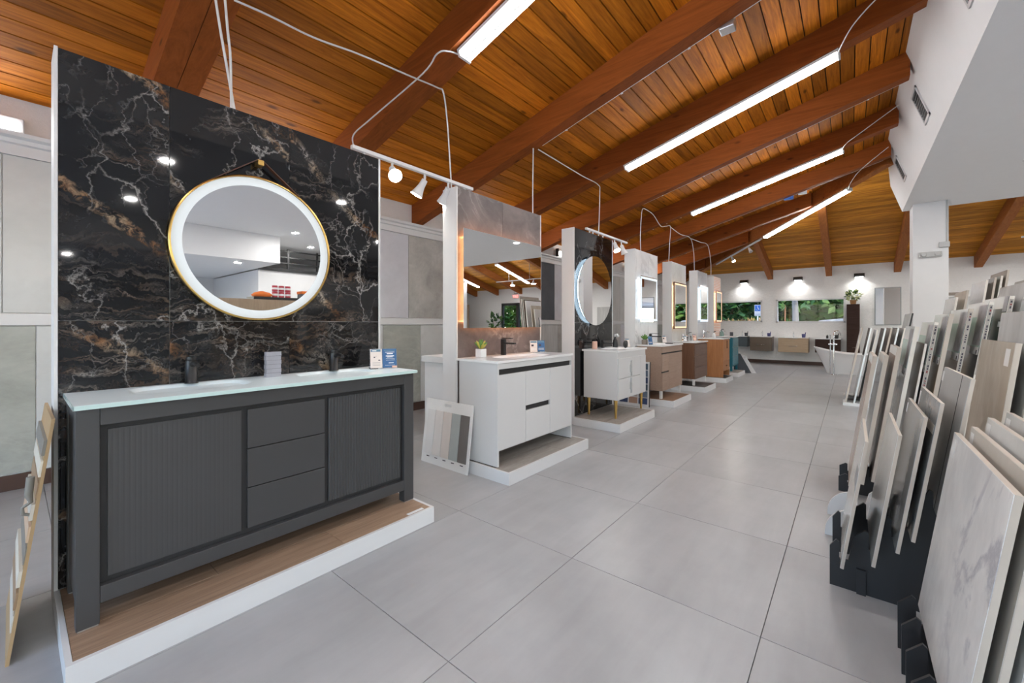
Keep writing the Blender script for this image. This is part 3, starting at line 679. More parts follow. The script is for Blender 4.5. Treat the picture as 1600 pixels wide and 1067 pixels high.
def brochure():
    p = [(.03, .44, .04, .98, pink_p, 'sheet', 0), (.05, .40, .84, .96, teal_p, 'print_band', 1), (.10, .25, .87, .92, paper, 'print_line', 2),
         (.46, .97, .04, .98, blue_p, 'sheet', 0), (.52, .92, .88, .92, teal_p, 'print_band', 1), (.56, .9, .80, .82, paper, 'print_line', 1), (.62, .84, .71, .76, paper, 'print_line', 1),
         (.58, .88, .60, .64, paper, 'print_line', 1), (.63, .83, .55, .58, paper, 'print_line', 1), (.58, .9, .48, .495, paper, 'print_line', 1), (.58, .9, .41, .425, paper, 'print_line', 1),
         (.68, .86, .26, .29, paper, 'print_line', 1), (.55, .9, .16, .17, paper, 'print_line', 1), (.80, .97, .04, .13, skin_p, 'print_band', 1), (.15, .2, .55, .6, ink, 'print_mark', 1), (.31, .38, .40, .45, ink, 'print_mark', 1), (.22, .25, .62, .64, ink, 'print_mark', 1),
         (.1, .38, .30, .31, ink, 'print_mark', 1), (.1, .38, .24, .25, ink, 'print_mark', 1), (.1, .38, .18, .19, ink, 'print_mark', 1)]
    return p
def single_card(m): return [(.04, .96, .04, .97, m, 'sheet', 0), (.1, .9, .80, .93, teal_p, 'print_band', 1), (.2, .5, .5, .66, ink, 'print_mark', 1), (.15, .85, .3, .33, paper, 'print_line', 1), (.15, .85, .2, .23, paper, 'print_line', 1)]
led_w = emis('led_cool', (.82, .93, 1), .7, (.3, .3, .3)); led_y = emis('led_warm', (1, .45, .17), 11.0); led_y2 = emis('led_warm_white', (1, .66, .36), .95, (.3, .3, .3)); led_c = emis('led_ice', (.60, .82, 1), 6.0); led_cs = emis('led_ice_soft', (.75, .90, 1), 2.2); led_ys = emis('led_amber_soft', (1, .62, .30), 4.0)
def mirror_rect(x0, x1, z0, z1, label, back=None, face=None, fw=.03, frame=None, gap=.035):
    """rectangular mirror; back = emissive halo strip behind, face = emissive border on the glass"""
    t = thing('wall_mirror', label, 'mirror', ((x0+x1)/2, D, (z0+z1)/2))
    y = D-.012
    bx('chassis', white, t, x0+.09, x1-.09, y-.034, y+.011, z0+.09, z1-.09)
    if back:
        mb = MB(); i = .06
        for b in ((x0+i, x1-i, z0+i, z0+i+.012), (x0+i, x1-i, z1-i-.012, z1-i), (x0+i, x0+i+.012, z0+i, z1-i), (x1-i-.012, x1-i, z0+i, z1-i)):
            mb.box(b[0], b[1], y-.030, y+.002, b[2], b[3])
        mb.build('led_strip', back, t)
    bx('glass', mirror_m, t, x0, x1, y-.042, y-.035, z0, z1)
    yf = y-.042
    def border(a, b, d0, d1, name, m):
        mb = MB()
        for q in ((x0+a, x1-a, z0+a, z0+b), (x0+a, x1-a, z1-b, z1-a), (x0+a, x0+b, z0+b, z1-b), (x1-b, x1-a, z0+b, z1-b)): mb.box(q[0], q[1], yf-d1, yf-d0, q[2], q[3])
        mb.build(name, m, t)
    if frame: border(-.008, .004, -.02, .006, 'frame', frame)
    if face: border(.012, .012+fw, 0, .0012, 'led_border', face)
    return t

# ---- 1: black and gold marble with the charcoal double vanity
display_wall(.118, 1.775, 'tall display wall tiled in black marble with gold veins', (.524, 1.122), (.101, 1.315, 2.548), [marble_big])
platform(.118, 1.762, 'white platform with walnut-look planks under the charcoal vanity', 3, plank_w)
bx('price_tag', paper, bpy.data.objects['display_platform'], 1.58, 1.70, 2.14, 2.165, .0996, .1005)
V = thing('double_vanity', 'charcoal double vanity with fluted doors and white glass top', 'vanity', (.95, 2.5, .1))
x0, x1, yf, yb, zb, zt = .155, 1.745, 2.31, 2.735, .1, .965
mb = MB()
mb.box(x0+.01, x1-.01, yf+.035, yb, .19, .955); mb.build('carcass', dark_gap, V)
mb = MB()
for a, b in ((x0, x0+.067), (x1-.075, x1)):
    MB().box(a, b, yf, yf+.06, zb+.006, zt-.001, bv=.002).build('leg', dark_vanity, V); MB().box(a, b, yb-.06, yb, zb+.006, zt-.001, bv=.002).build('leg', dark_vanity, V)
    bx('glide', alu, V, a+.004, b-.004, yf+.004, yf+.056, zb, zb+.0058); bx('glide', alu, V, a+.004, b-.004, yb-.056, yb-.004, zb, zb+.0058)
bx('side_panel', dark_vanity, V, x0+.004, x0+.022, yf+.0605, yb-.0605, .185, zt-.001); bx('side_panel', dark_vanity, V, x1-.022, x1-.004, yf+.0605, yb-.0605, .185, zt-.001)
bx('top_rail', dark_vanity, V, x0+.0675, x1-.0755, yf+.001, yf+.034, .895, zt-.001, bv=.002); bx('bottom_rail', dark_vanity, V, x0+.0675, x1-.0755, yf+.001, yf+.034, .185, .252, bv=.002)
def fluted(a, b, za, zb_, n, dep):
    p = []
    for i in range(n):
        s = (b-a)/n; q = a+i*s
        p += [(q, 0), (q+s*.16, -dep), (q+s*.66, -dep), (q+s*.82, 0)]
    p.append((b, 0)); yy = yf+.022
    poly = [(x, yy+d) for x, d in p]+[(b, yy+.012), (a, yy+.012)]
    return MB().prism(poly, 'Z', za, zb_)
fluted(.247, .722, .275, .872, 27, .00022).build('fluted_door', dark_vanity, V)
fluted(1.163, 1.652, .275, .872, 27, .0035).build('fluted_door', dark_vanity, V)
for a, b in ((.278, .478), (.482, .673), (.677, .872)): bx('drawer_front', dark_vanity, V, .748, 1.138, yf+.016, yf+.0345, a, b, bv=.002)
glass_top = plain('white_back_glass', (.70, .79, .82), .22, var=.01, spec=.25)
glass_edge = plain('pale_green_glass_edge', (.55, .72, .70), .08, var=.05)
counter(V, .148, 1.755, 2.285, 2.755, .985, .016, [(.585, 2.57, .235, .145, .035), (1.345, 2.57, .235, .145, .035)], glass_top)
mb = MB(); mb.box(.146, 1.757, 2.2825, 2.2848, .967, .9845); mb.box(.1455, .1478, 2.2825, 2.755, .967, .9845); mb.build('glass_edge', glass_edge, V)
for x in (.585, 1.345): MB().lathe([(.024, .001), (.024, .004), (.018, .006)], (x, 2.60, .951), 16).build('drain', chrome, V)
faucet(.607, 2.715, .985, black, 'matte black faucet beside the acrylic block, on the basin nearer the white end panel')
faucet(1.385, 2.705, .985, black, 'matte black faucet on the basin nearer the leaning brochures')
t = thing('acrylic_stack', 'stack of clear acrylic sample blocks on the glass vanity top', 'acrylic block', (.985, 2.66, .985))
for k in range(6): bx('block', frosted, t, .945+.002*(k % 2), 1.027+.002*(k % 2), 2.645, 2.675, .9855+k*.025, .9855+k*.025+.0235)
sign_stand(1.575, 2.575, .9855, .19, .14, math.radians(-25), 'leaning acrylic holder with pink and blue brochures on the charcoal vanity', brochure())
t = thing('wall_mirror', 'round gold framed mirror with a lit white ring and leather strap', 'mirror', (.938, D, 1.748))
mc = (.938, 0, 1.748); R = .426
def ring(name, m, r0, r1, ya, yb_):
    MB().lathe([(r0, ya), (r1, ya), (r1, yb_), (r0, yb_), (r0, ya)], mc, 96, 'Y', cap=False).build(name, m, t)
MB().lathe([(.39, D-.001), (.39, D-.02)], mc, 64, 'Y').build('chassis', white, t)
MB().lathe([(R-.010, D-.021), (R-.010, D-.031)], mc, 96, 'Y').build('glass', mirror_m, t)
ring('frame', gold, R-.0095, R, D-.042, D-.012)
ring('led_ring', emis('led_ring_white', (.86, .95, 1), .5, (.3, .3, .3)), R-.058, R-.011, D-.0325, D-.0313)
zt_ = 2.262
st_ = MB()
for s in (-1, 1):
    a = math.radians(90-s*32); p0 = Vector((mc[0]+R*math.cos(a), D-.035, mc[2]+R*math.sin(a))); p1 = Vector((mc[0]+s*.012, D-.040, zt_+.012))
    w = Vector((0, .014, 0)); n = Vector((-(p1-p0).z, 0, (p1-p0).x)).normalized()*.002
    st_.hexa([p0-w-n, p1-w-n, p1+w-n, p0+w-n, p0-w+n, p1-w+n, p1+w+n, p0+w+n])
st_.box(mc[0]-.014, mc[0]+.014, D-.054, D-.026, zt_+.010, zt_+.014); st_.build('strap', leather, t)
MB().box(mc[0]-.016, mc[0]+.016, D-.062, D-.001, zt_-.022, zt_+.0095, bv=.003).build('peg', gold, t)

# ---- 2: rust-grey stone with the white vanity
display_wall(2.558, 3.874, 'display wall clad in rust-grey stone behind the white vanity', (3.2,), (.101, 1.315, 2.548), [copper_stone])
platform(2.531, 3.82, 'white platform with grey-brown planks under the wide white vanity', 3, plank_g)
mirror_rect(2.60, 3.80, 1.262, 2.172, 'wide frameless mirror with a warm orange glow', back=led_y)
V = thing('vanity', 'wide glossy white vanity with black recessed finger pulls', 'vanity', (3.15, 2.5, .1))
x0, x1, yf, yb = 2.565, 3.742, 2.268, 2.73
bx('side_panel', gloss_white, V, x0, x0+.018, yf+.019, yb, .106, .968); bx('side_panel', gloss_white, V, x1-.018, x1, yf+.001, yb, .106, .968)
bx('glide', black, V, x0, x0+.018, yf+.02, yb, .1, .1055); bx('glide', black, V, x1-.018, x1, yf+.01, yb, .1, .1055)
bx('side_panel', gloss_white, V, x0, x0+.018, yf+.0, yf+.0185, .106, .968)
bx('carcass', gloss_white, V, x0+.0185, x1-.0185, yf+.025, yb, .235, .966)
bx('fascia', gloss_white, V, x0+.0185, x1-.0185, yf, yf+.0245, .918, .967, bv=.002)
bx('finger_pull', black, V, x0+.0185, x1-.0185, yf+.018, yf+.0248, .872, .9175)
bx('door', gloss_white, V, x0+.0185, 2.949, yf, yf+.0245, .236, .871, bv=.002); bx('door', gloss_white, V, 3.339, x1-.0185, yf, yf+.0245, .236, .871, bv=.002)
bx('drawer_front', gloss_white, V, 2.953, 3.335, yf, yf+.0245, .562, .871, bv=.002); bx('drawer_front', gloss_white, V, 2.953, 3.335, yf, yf+.0245, .236, .517, bv=.002)
bx('finger_pull', black, V, 2.953, 3.335, yf+.018, yf+.0248, .5175, .5615)
counter(V, 2.553, 3.752, 2.255, 2.755, .990, .021, [(3.15, 2.47, .33, .16, .035)])
faucet(3.12, 2.68, .990, black, 'square matte black faucet on the wide white vanity', 'sq', .16, .15)
def succulent(x, y, z, s, label, pot_m, leaf_m, tip=None):
    t = thing('potted_plant', label, 'plant', (x, y, z))
    MB().box(x-.032*s, x+.032*s, y-.032*s, y+.032*s, z, z+.068*s, bv=.004).build('pot', pot_m, t)
    bx('soil', dark_slot, t, x-.026*s, x+.026*s, y-.026*s, y+.026*s, z+.068*s, z+.0695*s)
    for k in range(16):
        a = k*2.4; r = .016+.036*(k % 4)/3; h = .075-.012*(k % 4); c = Vector((x, y, z+.069*s)); d = Vector((math.cos(a), math.sin(a), 0)); q = d.cross(Vector((0, 0, 1)))
        p = [c+d*.004*s, c+d*r*.7*s+Vector((0, 0, h*.55*s)), c+d*r*1.35*s+Vector((0, 0, h*s))]
        MB().tube(p, [.008*s, .012*s, .0015*s], 6).build('leaf', tip if (tip and k % 2) else leaf_m, t)
    return t
leaf_g = plain('succulent_green', (.10, .22, .04), .5, var=.2); leaf_y = plain('succulent_yellow_green', (.42, .38, .06), .5, var=.2)
succulent(2.775, 2.66, .9905, 1.15, 'small succulent in a white marbled cube pot', white_marble, leaf_g, leaf_y)
sign_stand(3.56, 2.68, .9905, .085, .13, math.radians(-45), 'small pale card in a holder on the wide white vanity', single_card(pink_p))
sign_stand(3.67, 2.66, .9905, .085, .13, math.radians(-45), 'small dark blue card in a holder on the wide white vanity', single_card(blue_p))

# ---- 3: black marble with round backlit mirror and white vanity on gold legs
display_wall(4.605, 5.722, 'narrow display wall of black marble with a round backlit mirror', (5.22,), (.101, 1.315, 2.548), [marble_blk])
platform(4.585, 5.70, 'white platform with beige planks under the gold-legged vanity', 3, plank_g)
t = thing('wall_mirror', 'frameless round mirror with a cool blue-white halo', 'mirror', (5.12, D, 1.76)); mc = (5.12, 0, 1.755); R = .475
MB().lathe([(.40, D-.001), (.40, D-.03)], mc, 48, 'Y').build('chassis', white, t)
MB().lathe([(R, D-.045), (R, D-.039)], mc, 96, 'Y').build('glass', mirror_m, t)
ring('led_ring', led_c, .43, .448, D-.034, D-.012)
V = thing('vanity', 'glossy white two-drawer vanity on tapered gold legs', 'vanity', (5.25, 2.5, .1))
x0, x1, yf, yb = 4.815, 5.73, 2.252, 2.735
bx('body', gloss_white, V, x0, x1, yf+.02, yb, .335, .942, bv=.003)
bx('frame', gloss_white, V, x0, x1, yf+.008, yf+.0195, .335, .942, bv=.002)
for a, b in ((.345, .600), (.606, .862)):
    dr = bx('drawer_front', gloss_white, V, x0+.012, x1-.22, yf-.006, yf+.0075, a, b, bv=.003)
    hz_ = b-.11 if a < .5 else a+.11
    mb = MB(); mb.box(5.19, 5.205, yf-.022, yf-.0065, hz_-.10, hz_+.10); mb.box(5.165, 5.19, yf-.018, yf-.0065, hz_-.05, hz_+.05); mb.build('handle', alu, dr)
bx('side_drawer_front', gloss_white, V, x1-.215, x1-.012, yf-.004, yf+.0075, .345, .862, bv=.003)
for a in (x0+.05, x1-.05):
    for b in (yf+.05, yb-.05): MB().tube([(a, b, .1), (a, b, .3345)], [.013, .024], 14).build('leg', gold, V)
counter(V, x0-.01, x1+.01, yf-.012, 2.755, .965, .022, [(5.27, 2.47, .28, .16, .04)])
t = faucet(5.27, 2.69, .965, black, 'wide matte black faucet on the gold-legged vanity', 'sq', .11, .15)
t = thing('soap_dispenser', 'ribbed pink soap bottle on the gold-legged vanity', 'bottle', (4.98, 2.66, .965))
MB().lathe([(.034, 0), (.036, .01), (.034, .02), (.036, .03), (.034, .04), (.036, .05), (.034, .06), (.036, .07), (.034, .08), (.036, .09), (.03, .1)], (4.98, 2.66, .9655), 18).build('bottle', plain('pink_ceramic', (.62, .40, .32), .5), t)
MB().tube([(4.98, 2.66, 1.066), (4.98, 2.66, 1.10), (4.98, 2.62, 1.105)], .006, 8).build('pump', black, t)
t = thing('round_speaker', 'black round disc ornament on a stand on the white vanity', 'ornament', (5.38, 2.45, .965))
MB().lathe([(.001, -.012), (.05, -.012), (.055, 0), (.05, .012), (.001, .012)], (5.38, 2.40, 1.021), 24, 'Y').build('disc', black, t)
t = thing('soap_dispenser', 'black and white curved dispenser behind the black disc', 'bottle', (5.52, 2.62, .965))
MB().lathe([(.035, 0), (.04, .03), (.03, .10), (.014, .13), (.012, .15)], (5.52, 2.62, .9655), 16).build('bottle', black, t)
MB().tube([(5.52, 2.62, 1.11), (5.515, 2.62, 1.14), (5.50, 2.58, 1.15), (5.49, 2.55, 1.12)], .012, 8).build('pump', white, t)
sign_stand(5.60, 2.50, .9655, .085, .13, math.radians(-30), 'leaning peach card on the gold-legged vanity', single_card(pink_p))

# ---- 4: white marble, light oak vanity
display_wall(6.551, 7.572, 'white marble display wall with cool backlit mirror', (7.16,), (.101, 1.315, 2.548), [white_marble])
platform(6.50, 7.40, 'white platform with tan planks under the light oak vanity', 3, plank_t)
mirror_rect(6.66, 7.43, 1.335, 2.112, 'square mirror with a cool white lit border on white marble', back=led_cs, face=led_w, fw=.04)
oak_h = wood('pale_oak_horizontal', (.27, .18, .135), (.41, .29, .22), 'X', 2.0, .5, knots=False, vary=.12)
V = thing('vanity', 'light oak vanity on white legs with dark finger pulls', 'vanity', (7.05, 2.5, .1))
x0, x1, yf, yb = 6.585, 7.56, 2.315, 2.735
bx('body', oak_h, V, x0, x1, yf+.02, yb, .225, .934, bv=.002)
bx('rail', oak_h, V, x0, x1, yf, yf+.0195, .835, .934, bv=.001); bx('finger_pull', dark_slot, V, x0, x1, yf+.014, yf+.0195, .812, .834)
bx('drawer_front', oak_h, V, x0, 6.88, yf, yf+.0195, .535, .811, bv=.002); bx('finger_pull', dark_slot, V, x0, 6.88, yf+.014, yf+.0195, .513, .534)
bx('drawer_front', oak_h, V, x0, 6.88, yf, yf+.0195, .225, .512, bv=.002); bx('door', oak_h, V, 6.884, x1, yf, yf+.0195, .225, .811, bv=.002)
for a in (x0+.02, x1-.06):
    for b in (yf+.02, yb-.06): bx('leg', plain('leg_white', (.7, .7, .69), .3), V, a, a+.04, b, b+.04, .1, .2245)
counter(V, x0-.012, x1+.012, yf-.015, 2.755, .957, .022, [(7.07, 2.50, .26, .14, .04)])
faucet(6.98, 2.66, .957, black, 'tall matte black faucet on the light oak vanity', 'sq', .17, .19)
succulent(6.72, 2.66, .9575, 1.2, 'green succulent in a brown pot on the light oak vanity', taupe_tile, leaf_g)
sign_stand(6.64, 2.56, .9575, .085, .14, math.radians(-30), 'blue card leaning by the succulent on the light oak vanity', single_card(blue_p))
t = thing('soap_dish', 'black soap dish on the light oak vanity', 'dish', (7.2, 2.42, .957)); MB().lathe([(.06, 0), (.07, .012), (.05, .016)], (7.2, 2.42, .9575), 20).build('dish', black, t)
sign_stand(7.40, 2.60, .9575, .09, .14, math.radians(-35), 'peach card leaning on the light oak vanity', single_card(pink_p))

# ---- 5: pale display, walnut vanity
display_wall(8.36, 9.257, 'pale grey display wall with a warm white framed mirror', (8.97,), (.101, 1.315, 2.548), [lgrey_tile])
platform(8.30, 9.07, 'white platform with dark planks under the walnut vanity', 3, plank_d)
mirror_rect(8.36, 9.14, 1.205, 2.13, 'tall mirror with a warm white lit border and bronze frame', face=led_y2, back=led_ys, fw=.03, frame=plain('bronze', (.16, .08, .05), .4, .6))
wal_v = wood('walnut_vertical', (.105, .045, .022), (.21, .098, .05), 'Z', 1.2, .5, knots=False, vary=.12); wal_h = wood('walnut_horizontal', (.10, .058, .042), (.17, .105, .078), 'X', 2.0, .5, knots=False, vary=.1)
V = thing('vanity', 'dark walnut vanity on white legs', 'vanity', (8.86, 2.5, .1))
x0, x1, yf, yb = 8.40, 9.26, 2.325, 2.735
bx('body', wal_v, V, x0, x1, yf+.0195, yb, .225, .926, bv=.002)
for k in range(3): bx('drawer_front', wal_h, V, x0, x1, yf, yf+.019, .225+k*.226, .225+k*.226+.222, bv=.002)
for a in (x0+.02, x1-.06):
    for b in (yf+.02, yb-.06): bx('leg', MC['leg_white'], V, a, a+.04, b, b+.04, .1, .2245)
counter(V, x0-.01, x1+.012, yf-.015, 2.755, .948, .021, [(8.83, 2.50, .24, .14, .04)])
faucet(8.80, 2.68, .948, chrome, 'chrome faucet on the walnut vanity')
t = thing('soap_dispenser', 'clear glass soap bottle on the walnut vanity', 'bottle', (8.95, 2.6, .948)); MB().lathe([(.045, 0), (.05, .02), (.045, .1), (.015, .12), (.014, .14)], (8.95, 2.6, .9485), 16).build('bottle', acrylic, t); MB().tube([(8.95, 2.6, 1.089), (8.95, 2.6, 1.12), (8.95, 2.55, 1.125)], .006, 6).build('pump', dark_slot, t)
sign_stand(8.45, 2.55, .9485, .09, .12, math.radians(-25), 'small white card on the walnut vanity', single_card(paper)); sign_stand(9.08, 2.55, .9485, .09, .14, math.radians(-30), 'tan card leaning on the walnut vanity', single_card(skin_p))
t = thing('soap_dish', 'round white dish on the walnut vanity', 'dish', (8.6, 2.42, .948)); MB().lathe([(.05, 0), (.07, .02), (.05, .018)], (8.6, 2.42, .9485), 20).build('dish', ceramic, t)

# ---- 6: silver display, orange teak vanity
silver = stone('silver_grey_tile', (.42, .42, .44), (.56, .56, .58), 1.4, .15)
display_wall(10.141, 10.963, 'silver grey display wall with a brightly lit mirror', (10.75,), (.101, 1.315, 2.548), [silver])
platform(9.96, 10.66, 'white platform with grey planks under the orange teak vanity', 3, plank_d)
mirror_rect(10.17, 10.86, 1.34, 2.20, 'bright mirror with a wide cool white border on grey tile', face=led_w, back=led_cs, fw=.05)
teak = wood('orange_teak', (.27, .105, .038), (.46, .21, .085), 'Z', 1.2, .45, knots=False, vary=.12)
V = thing('vanity', 'orange teak vanity reaching down to its platform', 'vanity', (10.35, 2.5, .1))
x0, x1, yf, yb = 10.09, 10.70, 2.20, 2.735
for a in (x0, x1-.018): bx('side_panel', teak, V, a, a+.018, yf, yb, .1, .952, bv=.001)
bx('body', teak, V, x0+.0185, x1-.0185, yf+.02, yb, .24, .952)
bx('door', teak, V, x0+.0185, x1-.0185, yf, yf+.0195, .47, .94, bv=.002); bx('drawer_front', teak, V, x0+.0185, x1-.0185, yf, yf+.0195, .24, .465, bv=.002)
bx('handle', plain('teak_dark', (.12, .05, .02), .5), V, 10.42, 10.44, yf-.015, yf-.0005, .74, .92); bx('handle', MC['teak_dark'], V, 10.34, 10.46, yf-.015, yf-.0005, .34, .36)
counter(V, x0-.012, x1+.012, yf-.015, 2.755, .975, .022, [(10.4, 2.45, .2, .15, .04)])
faucet(10.34, 2.68, .975, chrome, 'slim chrome faucet on the teak vanity', 'round', .17, .13)
t = thing('soap_dispenser', 'white soap bottle with dark pump on the teak vanity', 'bottle', (10.55, 2.5, .975)); MB().lathe([(.04, 0), (.045, .03), (.03, .09), (.012, .11)], (10.55, 2.5, .9755), 14).build('bottle', ceramic, t); MB().tube([(10.55, 2.5, 1.086), (10.55, 2.5, 1.12), (10.55, 2.46, 1.122)], .008, 6).build('pump', black, t)

# ---- 7: mosaic display, teal vanity
def mosaic():
    m, t, b = newmat('coral_white_mosaic')
    v = coords(t, (1, 1, 1)); sx = nd(t, 'ShaderNodeSeparateXYZ', {0: v})
    vv = nd(t, 'ShaderNodeCombineXYZ', {0: sx.outputs[0], 1: sx.outputs[2], 2: 0.0}).outputs[0]
    br = nd(t, 'ShaderNodeTexBrick', {'Vector': vv, 'Color1': (.78, .77, .75, 1), 'Color2': (.70, .70, .70, 1), 'Mortar': (.68, .34, .22, 1), 'Scale': 6.0, 'Mortar Size': .05})
    t.links.new(br.outputs[0], b.inputs['Base Color']); b.inputs['Roughness'].default_value = .4; return m
display_wall(11.611, 12.362, 'last display wall, white tile with coral lattice joints', (12.2,), (.101, 1.315, 2.548), [mosaic()])
platform(11.25, 12.05, 'last white platform, under the teal vanity', 3, plank_g)
mirror_rect(11.66, 12.24, 1.35, 2.16, 'narrow mirror with a coral frame and warm lit border', face=led_y2, back=led_ys, fw=.03, frame=plain('coral_frame', (.45, .17, .10), .4))
teal = plain('teal_lacquer', (.010, .135, .18), .3, var=.04); teal2 = plain('teal_lacquer_door', (.07, .20, .25), .22, var=.04)
V = thing('vanity', 'teal lacquer vanity with short legs', 'vanity', (11.9, 2.5, .1))
x0, x1, yf, yb = 11.60, 12.25, 2.305, 2.735
bx('body', teal, V, x0, x1, yf+.0195, yb, .21, .958, bv=.002)
for k in range(3): bx('drawer_front', teal2, V, x0+.01, x1-.01, yf, yf+.019, .24+k*.235, .24+k*.235+.228, bv=.002)
for a in (x0, x1-.05):
    for b in (yf+.02, yb-.05): bx('leg', teal, V, a, a+.05, b, b+.05, .1, .2095)
counter(V, x0-.03, x1+.012, yf-.015, 2.755, .98, .021, [(11.92, 2.48, .22, .14, .04)])
faucet(11.95, 2.68, .98, chrome, 'chrome faucet on the teal vanity', 'round', .16, .12)
t = thing('soap_dispenser', 'sage green soap bottle on the teal vanity', 'bottle', (11.75, 2.6, .98)); MB().lathe([(.05, 0), (.055, .03), (.045, .10), (.015, .13), (.013, .15)], (11.75, 2.6, .9805), 14).build('bottle', plain('sage_glass', (.18, .28, .25), .2), t); MB().tube([(11.75, 2.6, 1.13), (11.75, 2.6, 1.16), (11.75, 2.55, 1.162)], .008, 6).build('pump', dark_slot, t)
t = thing('tumbler', 'dark grey tumbler on the teal vanity', 'cup', (12.15, 2.45, .98)); MB().lathe([(.04, 0), (.042, .10), (.037, .10), (.036, .01)], (12.15, 2.45, .9805), 16).build('cup', slate_tile, t)

# ---- loose sample boards
t = thing('sample_board', 'white sample board with five grey and beige strips leaning on the white vanity', 'sample board', (2.47, 2.55, 0))
bx0 = lambda f: 2.478+.075*f
def lean_y(ya, yb, za, zb_, d0, d1, h=.585):
    def p(y, z, d): f = z/h; return (2.478+.075*f+d, y, z)
    return [p(ya, za, d0), p(yb, za, d0), p(yb, za, d1), p(ya, za, d1), p(ya, zb_, d0), p(yb, zb_, d0), p(yb, zb_, d1), p(ya, zb_, d1)]
mb = MB(); Y0, Y1 = 2.535, 3.165
for q in ((Y0, Y1, 0.0, .515), (Y0, 2.815, .515, .585), (2.905, Y1, .515, .585), (2.815, 2.905, .515, .535), (2.815, 2.905, .560, .585)): mb.hexa(lean_y(*q, 0, .008))
mb.build('backing', plain('board_white', (.72, .72, .71), .45), t)
sw = [(.14, .128, .12), (.36, .39, .385), (.62, .565, .53), (.63, .60, .575), (.66, .65, .64)]
for k, c in enumerate(sw):
    a = 2.565+k*.113; MB().hexa(lean_y(a, a+.108, .085, .490, -.006, -.0004)).build('swatch', plain('swatch_%d' % k, c, .4), t)
    MB().hexa(lean_y(a+.035, a+.075, .058, .066, -.0006, -.0003)).build('caption', ink, t)
t = thing('sample_board', 'thin wooden board of trim samples leaning on the end of the marble display wall', 'sample board', (0, 2.5, 0))
def lean_x(ya, yb, za, zb_, d0, d1):
    def p(y, z, d): return (-.018+.118*z/.917+d, y, z)
    return [p(ya, za, d0), p(yb, za, d0), p(yb, za, d1), p(ya, za, d1), p(ya, zb_, d0), p(yb, zb_, d0), p(yb, zb_, d1), p(ya, zb_, d1)]
MB().hexa(lean_x(2.47, 3.02, 0, .917, 0, .010)).build('backing', plain('plywood', (.40, .27, .14), .6), t)
cols = [(.55, .52, .46), (.30, .20, .12), (.62, .58, .50), (.20, .19, .17), (.55, .40, .28)]
for k in range(9):
    z0 = .12+k*.082; MB().hexa(lean_x(2.475, 3.0, z0, z0+.06, -.004-.003*(k % 3), -.0004)).build('trim_sample', plain('trim_col_%d' % (k % 5), cols[k % 5], .5), t)
MB().tube([(.048, 2.485, .55), (.026, 2.485, .56), (.024, 2.485, .585), (.046, 2.485, .60), (.040, 2.485, .63), (.046, 2.485, .70)], [.006, .006, .006, .007, .012, .012], 8).build('moulding', plain('trim_col_3', cols[3], .5), t)
t = thing('low_cabinet', 'plain white cabinet with slab top behind the rust stone display', 'cabinet', (3.3, 3.5, 0))
bx('body', white, t, 3.06, 3.95, 3.05, 3.84, 0, .86, bv=.004); bx('top', trimw, t, 3.03, 3.98, 3.02, 3.87, .861, .93, bv=.004)
t = thing('mosaic_board', 'framed board of dark and blue mosaic samples leaning by the light oak vanity', 'sample board', (6.3, 2.6, 0))
def lx(ya, yb, za, zb_, d0, d1):
    def p(y, z, d): return (6.30+.06*z+d, y, z)
    return [p(ya, za, d0), p(yb, za, d0), p(yb, za, d1), p(ya, za, d1), p(ya, zb_, d0), p(yb, zb_, d0), p(yb, zb_, d1), p(ya, zb_, d1)]
MB().hexa(lx(2.43, 2.95, 0, .70, 0, .02)).build('backing', trimw, t)
mosc = [plain('mosaic_%d' % i, c, .3) for i, c in enumerate([(.03, .05, .12), (.10, .05, .04), (.12, .16, .22), (.35, .22, .16), (.05, .09, .13), (.42, .40, .38)])]
for k in range(6):
    for j in range(3): MB().hexa(lx(2.455+j*.16, 2.595+j*.16, .04+k*.108, .135+k*.108, -.006, -.0004)).build('mosaic_sample', mosc[(k*2+j*3) % 6], t)
MB().hexa(lx(2.424, 2.4295, 0, .70, -.002, .021)).build('edging', black, t)
t = thing('leaning_tile', 'dark triangular tile sample leaning past the teal vanity', 'tile', (12.5, 2.2, 0))
MB().hexa([(12.36, 2.02, 0), (12.40, 2.45, 0), (12.42, 2.45, 0), (12.38, 2.02, 0), (12.45, 2.30, .50), (12.47, 2.45, .50), (12.485, 2.45, .50), (12.465, 2.30, .50)]).build('slab', slate_tile, t)
MB().hexa([(12.44, 1.92, 0), (12.48, 2.3, 0), (12.495, 2.3, 0), (12.455, 1.92, 0), (12.56, 2.2, .45), (12.58, 2.3, .45), (12.595, 2.3, .45), (12.575, 2.2, .45)]).build('slab', white_marble, t)

# ================================================================== FAR WALL FURNITURE
def wall_vanity(y0, y1, z0, z1, label, m, fronts, handles, dep=.47, frame=None):
    t = thing('floating_vanity', label, 'vanity', (XF-dep/2, (y0+y1)/2, z0))
    bx('body', frame or m, t, XF-dep+.02, XF-.001, y0, y1, z0, z1-.022, bv=.003)
    for a, b in fronts:
        d = bx('drawer_front', m, t, XF-dep, XF-dep+.0195, y0+.004, y1-.004, z0+a*(z1-z0-.025)+.002, z0+b*(z1-z0-.025)-.002, bv=.003)
        if handles:
            zc = z0+(a+(b-a)*handles[1])*(z1-z0); yc = (y0+y1)/2; w = handles[0]/2
            MB().tube([(XF-dep, yc-w, zc), (XF-dep-.03, yc-w, zc), (XF-dep-.03, yc+w, zc), (XF-dep, yc+w, zc)], .008, 6).build('handle', chrome, d)
    counter(t, XF-dep-.012, XF-.001, y0-.01, y1+.01, z1, .021, [(XF-dep*.52, (y0+y1)/2, dep*.32, (y1-y0)*.33, .05)])
    return t
